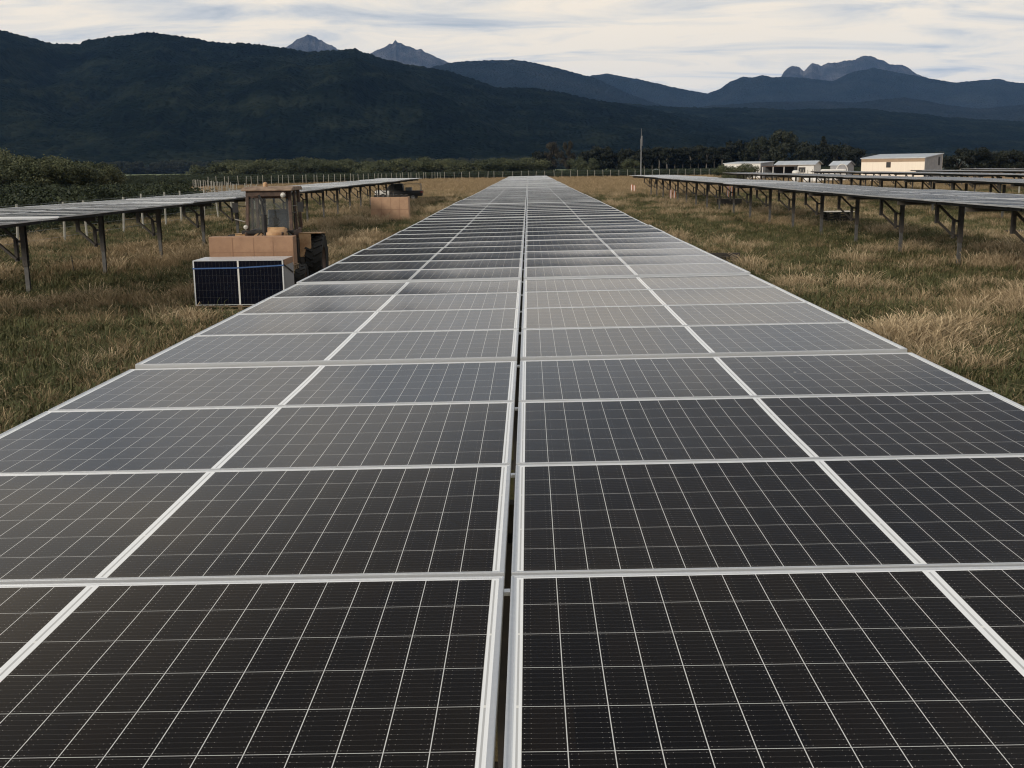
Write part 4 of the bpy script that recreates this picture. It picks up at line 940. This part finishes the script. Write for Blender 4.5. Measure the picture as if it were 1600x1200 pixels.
px_ = [(1007, 236, 'pine nearest the right side of the mast'), (1019, 234, 'pine above the left of the domed tank'), (1030, 230, 'pine directly above the domed tank'), (1043, 232, 'pine just right of the domed tank'),
       (1055, 233, 'pine second right of the domed tank'), (1067, 231, 'pine in the middle of the pale-trunked row'), (1080, 233, 'pine right of the middle of the pale-trunked row'), (1092, 228, 'tallest pine of the pale-trunked row'),
       (1104, 229, 'pine right of the tallest in the pale-trunked row'), (1117, 231, 'pine second right of the tallest in the row'), (1129, 230, 'pine above the left end of the white shed'), (1142, 228, 'rightmost pine, above the roof of the white shed')]
for u_, t_, lab in px_: tree('pine', u_, t_, 415 + (u_ * 13) % 25, lab, 'row of pale-trunked pines', 1.1)
for u_, d__ in ((1003, 448), (1014, 445), (1028, 449), (1040, 450), (1053, 447), (1066, 446), (1079, 452), (1092, 450), (1105, 447), (1117, 448), (1130, 451), (1142, 452)):
    tree('macro', u_, 235 + 3 * math.sin(u_), d__, 'dark evergreen filling a gap behind the pale-trunked pines', 'evergreens behind the pines', 1.1)
rt = [(1512, 234, 'dark tree right of the green shade house'), (1531, 232, 'dense dark tree above the yard at far right'), (1552, 239, 'low spreading dark tree second from the dense one'), (1574, 236, 'dark tree near the right edge of the view'), (1597, 238, 'dark tree cut by the right edge of the view'), (1496, 244, 'low dark shrub-like tree touching the shade house')]
for u_, t_, lab in rt: tree('macro', u_, t_, 236 if u_ < 1500 else 300, lab, TL, 1.1)
tree('willow', 1145, 257, 205, 'green hedge shrub before the white shed, left one', 'hedge before the white shed', 1.2); tree('willow', 1158, 257.5, 205, 'green hedge shrub before the white shed, right one', 'hedge before the white shed', 1.1)
# olive willows on the left and the belt behind the far fence
lw = [(-25, 238, 150, 'olive willow cut by the left edge of the view'), (8, 244, 140, 'olive willow, leftmost of the clump on the left'), (12, 233, 190, 'tall dark willow rising behind the leftmost clump'), (36, 245, 142, 'olive willow second in the clump on the left'), (66, 246, 144, 'olive willow with a tan tint in the clump middle'),
      (86, 243, 150, 'tallest round olive willow of the left clump'), (108, 247, 146, 'olive willow right of the tallest in the left clump'), (132, 252, 150, 'rightmost olive willow of the left clump'), (150, 262, 152, 'low willow tailing off the right end of the left clump')]
for u_, t_, d__, lab in lw: tree('willow', u_, t_ + 4, d__, lab, 'willows beyond the left fence', 1.2)
bw = list(range(345, 836, 19))
for k, u_ in enumerate(bw):
    lab = 'small olive willow in the long belt behind the far fence'
    tree('willow', u_ + random.uniform(-4, 4), 251 + 2.5 * math.sin(k * 1.9) + 1.6 * math.sin(k * .7) + (0 if u_ < 700 else -1), 400 + random.uniform(-20, 20), lab, 'belt of willows behind the far fence', 1.75)

# ------------------------------------------------------------------ instanced ground cover
def scatter(name, pts, scl, rots, sources, label_mat=None):
    me = bpy.data.meshes.new(name); me.vertices.add(len(pts)); me.vertices.foreach_set('co', pts.astype(np.float32).ravel())
    a = me.attributes.new('scl', 'FLOAT', 'POINT'); a.data.foreach_set('value', scl.astype(np.float32))
    a = me.attributes.new('rot', 'FLOAT_VECTOR', 'POINT'); a.data.foreach_set('vector', rots.astype(np.float32).ravel())
    o = bpy.data.objects.new(name, me); COL.objects.link(o); o['kind'] = 'stuff'
    c = bpy.data.collections.new(name + '_kinds')
    for i, m in enumerate(sources): c.objects.link(bpy.data.objects.new('%s_kind_%d' % (name, i), m))
    g = bpy.data.node_groups.new(name, 'GeometryNodeTree')
    g.interface.new_socket('Geometry', in_out='INPUT', socket_type='NodeSocketGeometry'); g.interface.new_socket('Geometry', in_out='OUTPUT', socket_type='NodeSocketGeometry')
    gi = g.nodes.new('NodeGroupInput'); go = g.nodes.new('NodeGroupOutput'); ip = g.nodes.new('GeometryNodeInstanceOnPoints'); ci = g.nodes.new('GeometryNodeCollectionInfo')
    ci.inputs['Collection'].default_value = c; ci.inputs['Separate Children'].default_value = True; ci.inputs['Reset Children'].default_value = True
    ip.inputs['Pick Instance'].default_value = True
    na = g.nodes.new('GeometryNodeInputNamedAttribute'); na.data_type = 'FLOAT'; na.inputs['Name'].default_value = 'scl'
    nr = g.nodes.new('GeometryNodeInputNamedAttribute'); nr.data_type = 'FLOAT_VECTOR'; nr.inputs['Name'].default_value = 'rot'
    er = g.nodes.new('FunctionNodeEulerToRotation')
    g.links.new(gi.outputs[0], ip.inputs['Points']); g.links.new(ci.outputs[0], ip.inputs['Instance'])
    g.links.new(nr.outputs[0], er.inputs[0]); g.links.new(er.outputs[0], ip.inputs['Rotation']); g.links.new(na.outputs[0], ip.inputs['Scale'])
    g.links.new(ip.outputs[0], go.inputs[0])
    md = o.modifiers.new('scatter', 'NODES'); md.node_group = g
    return o
def tuft(n, h0, h1, spread, lean, w, seed, heads=0.0, material=None):
    r = np.random.default_rng(seed)
    V, Fc = [], []
    for i in range(n):
        a = r.uniform(0, 2 * math.pi); q_ = spread * math.sqrt(r.random()); bx, by = q_ * math.cos(a), q_ * math.sin(a)
        h = r.uniform(h0, h1); la = a + r.normal() * .8; ln = h * lean * r.uniform(.2, 1.2); ww = w * r.uniform(.6, 1.3)
        t = r.uniform(0, math.pi); dx, dy = math.cos(t) * ww, math.sin(t) * ww
        p1 = (bx + math.cos(la) * ln * .3, by + math.sin(la) * ln * .3, h * .55); p2 = (bx + math.cos(la) * ln, by + math.sin(la) * ln, h * (1 - .25 * lean))
        k = len(V)
        hd = 1.5 if r.random() < heads else .25
        V += [(bx - dx, by - dy, -.03), (bx + dx, by + dy, -.03), (p1[0] + dx * .8, p1[1] + dy * .8, p1[2]), (p1[0] - dx * .8, p1[1] - dy * .8, p1[2]), (p2[0] + dx * hd, p2[1] + dy * hd, p2[2]), (p2[0] - dx * hd, p2[1] - dy * hd, p2[2])]
        Fc += [(k, k + 1, k + 2, k + 3), (k + 3, k + 2, k + 4, k + 5)]
    return np_mesh('tuft', np.array(V), np.array(Fc), material)
DRY = [tuft(54, .16, .50, .26, .55, .0050, 20 + i, .45, M_DRY) for i in range(5)]
M_STRAW = leafmat('straw_blades', [(0.20, 0.15, 0.088), (0.37, 0.285, 0.175), (0.56, 0.45, 0.30)], clump=1.5, rough=.8)
STRAW = [tuft(40, .18, .50, .24, .75, .0042, 80 + i, .55, M_STRAW) for i in range(5)]
GRN = [tuft(80, .05, .17, .45, 1.0, .006, 40 + i, 0, M_TURF) for i in range(4)]
MATD = [tuft(80, .05, .18, .45, 1.6, .006, 60 + i, 0, M_DRY) for i in range(3)]
def bush(seed, n=850, leaf=.052):
    r = np.random.default_rng(seed); bl = []
    for i in range(9): a = r.uniform(0, 6.28); q_ = .75 * math.sqrt(r.random()); bl.append((q_ * math.cos(a), q_ * math.sin(a), r.uniform(.25, .8), r.uniform(.28, .5), .8))
    v, f = leaf_cloud(bl, n, leaf, r, .5); return np_mesh('bush', v, f, M_SCRUB)
BUSH = [bush(70 + i) for i in range(4)]

FWn = np.array(FW); RTn = np.array(RT); UPn = np.array(UP2); CAMn = np.array(CAM)
def seen(P_, mu=420):
    d = P_ - CAMn; z = d @ FWn; u = 800 + FPX * (d @ RTn) / z; v = 600 - FPX * (d @ UPn) / z
    return (z > 1) & (u > -mu) & (u < 1600 + mu) & (v < 2600)
def cloud(n, x0, x1, y0, y1):
    p = np.zeros((n, 3)); p[:, 0] = RNG.uniform(x0, x1, n); p[:, 1] = RNG.uniform(y0, y1, n); return p
HOLES = [(PX, PY + .1, 1.2, 1.75), (-6.9, 23.0, 1.2, 2.3), (c2.x, YB, 1.2, .65), (pw.x, pw.y + .5, .75, .65), (pd.x, pd.y, .6, .5)]
def clear(p):
    ok = np.abs(p[:, 0]) > 1.9
    ok |= p[:, 1] > MID_END
    for (hx, hy, a, b) in HOLES: ok &= (np.abs(p[:, 0] - hx) > a) | (np.abs(p[:, 1] - hy) > b)
    return ok
def ruts(p):
    wob_ = .25 * np.sin(p[:, 1] * .11) + .15 * np.sin(p[:, 1] * .37)
    hit = np.zeros(len(p), bool)
    for x in (-8.05, -5.95, 5.6, 7.5): hit |= np.abs(p[:, 0] - x - wob_) < (.34 if x < 0 else .26)
    bare = fbm(p[:, 0] * .5 + 77, p[:, 1] * .4 + 5, 2) > .42
    return (hit | bare) & (RNG.random(len(p)) < .86)
def patch(p): return fbm(p[:, 0] * .22 + 5, p[:, 1] * .16 + 8, 4, .6)
def patch2(p): return fbm(p[:, 0] * .9 + 31, p[:, 1] * .7 + 2, 3, .6)
def field(dn, df, x0=-24, x1=62, y1=150):
    """points thinning out with distance: dn per square metre near, df far"""
    n = int((x1 - x0) * (y1 + 3) * dn); p = cloud(n, x0, x1, -3, y1); p = p[seen(p) & clear(p)]
    dist = p[:, 1] + 5.8; keep = RNG.random(len(p)) < np.clip((22 / np.maximum(dist, 1)) ** 1.35, df / dn, 1); return p[keep]
def rots(n): return np.stack([RNG.normal(0, .1, n), RNG.normal(0, .1, n), RNG.uniform(0, 6.28, n)], 1)
p = field(22, 1.4); p = p[~ruts(p)]; k = np.where(p[:, 0] < 0, .13, .03) + patch(p) * .6 + patch2(p) * .55 + RNG.normal(0, .12, len(p))
pd_ = p[k > .27]; kd = k[k > .27]
scatter('dry_grass', pd_, RNG.uniform(.5, 1.0, len(pd_)) * (0.45 + np.clip(kd - .15, 0, .5) * 1.2), rots(len(pd_)), DRY)
p = field(14, 1.0); kk = patch(p) * .6 + patch2(p) * .4; p = p[kk < .22]
scatter('green_grass', p, RNG.uniform(.8, 1.7, len(p)), rots(len(p)), GRN)
p = field(18, 1.1); p = p[~ruts(p)]; k = fbm(p[:, 0] * .42 + 61, p[:, 1] * .36 + 12, 3, .55) + .35 * fbm(p[:, 0] * .1 + 9, p[:, 1] * .08, 2)
k = k + np.where(p[:, 0] < 0, .21, .09); p = p[k > .34]; k = k[k > .34]
scatter('straw_clumps', p, RNG.uniform(.75, 1.15, len(p)) * (.70 + np.clip(k - .34, 0, .4) * 1.6), rots(len(p)), STRAW)
p = field(7, .6)
scatter('trodden_grass', p, RNG.uniform(.6, 1.3, len(p)), rots(len(p)), MATD)
# tall dry field past the rows
p = cloud(26000, -60, 62, 118, 318); p = p[seen(p)]; p = p[RNG.random(len(p)) < np.clip((150 / p[:, 1]) ** 1.2, .25, 1)]
p = p[p[:, 0] > np.interp(p[:, 1], [85, 158, 209, 316], [-20, -48, -61, -24])]
scatter('tall_dry_grass', p, RNG.uniform(.7, 1.3, len(p)), rots(len(p)), DRY)
# scrub beyond the left fence and along the far fence
p = cloud(9500, -150, -21, 40, 205); p = p[seen(p, 160)]
fx = np.interp(p[:, 1], [30, 84, 90, 158, 209], [-24, -24, -27, -53, -63])
nb = fbm(p[:, 0] * .06, p[:, 1] * .05 + 3, 3, .6)
p = p[(p[:, 0] < fx - 1.0 - 1.5 * RNG.random(len(p))) & (nb > -.33)]
p = p[~((np.abs(p[:, 0] + 48) < 9) & (np.abs(p[:, 1] - 141) < 22))]
scatter('low_scrub', p, np.minimum(RNG.uniform(.6, 1.5, len(p)) * np.clip(1.05 + 2.6 * fbm(p[:, 0] * .17, p[:, 1] * .09, 3, .6), .35, 2.2), np.interp(p[:, 1], [60, 110, 140, 205], [2.2, 2.0, 1.5, .9])), rots(len(p)), BUSH)
p = np.concatenate([cloud(9000, -190, 130, 326, 405), cloud(3500, -110, -30, 190, 320)]); p = p[seen(p)]
fy = np.interp(p[:, 0], [-200, -62, -24, 130], [190, 214, 320, 327]); p = p[p[:, 1] > fy + 4 + 3 * RNG.random(len(p))]
scatter('far_scrub', p, RNG.uniform(1.0, 2.0, len(p)), rots(len(p)), BUSH)
# far-off belt of trees across the valley, one mass
p = np.concatenate([cloud(900, -720, -330, 1180, 1240), cloud(1600, -1100, 900, 1205, 1245)])
o = scatter('far_treeline', p, RNG.uniform(.55, 1.15, len(p)), rots(len(p)) * np.array([0, 0, 1]), [CR['macro'][0][0], CR['macro'][1][0], CR['willow'][0][0], CR['broad'][0][0]])

# ------------------------------------------------------------------ the valley's air
HZ = MB(); HZ.box(-14500, 14500, -4000, 14500, -3.2, 1150)
m = bpy.data.materials.new('haze'); m.use_nodes = True; t_ = m.node_tree; t_.nodes.clear()
pv = N(t_, 'ShaderNodeVolumePrincipled'); pv.inputs['Density'].default_value = 3.5e-5; pv.inputs['Color'].default_value = (.27, .52, 1.0, 1); pv.inputs['Anisotropy'].default_value = 0.0
ov = N(t_, 'ShaderNodeOutputMaterial'); L(t_, pv.outputs[0], ov.inputs['Volume'])
tag(HZ.obj('haze', m), kind='stuff')
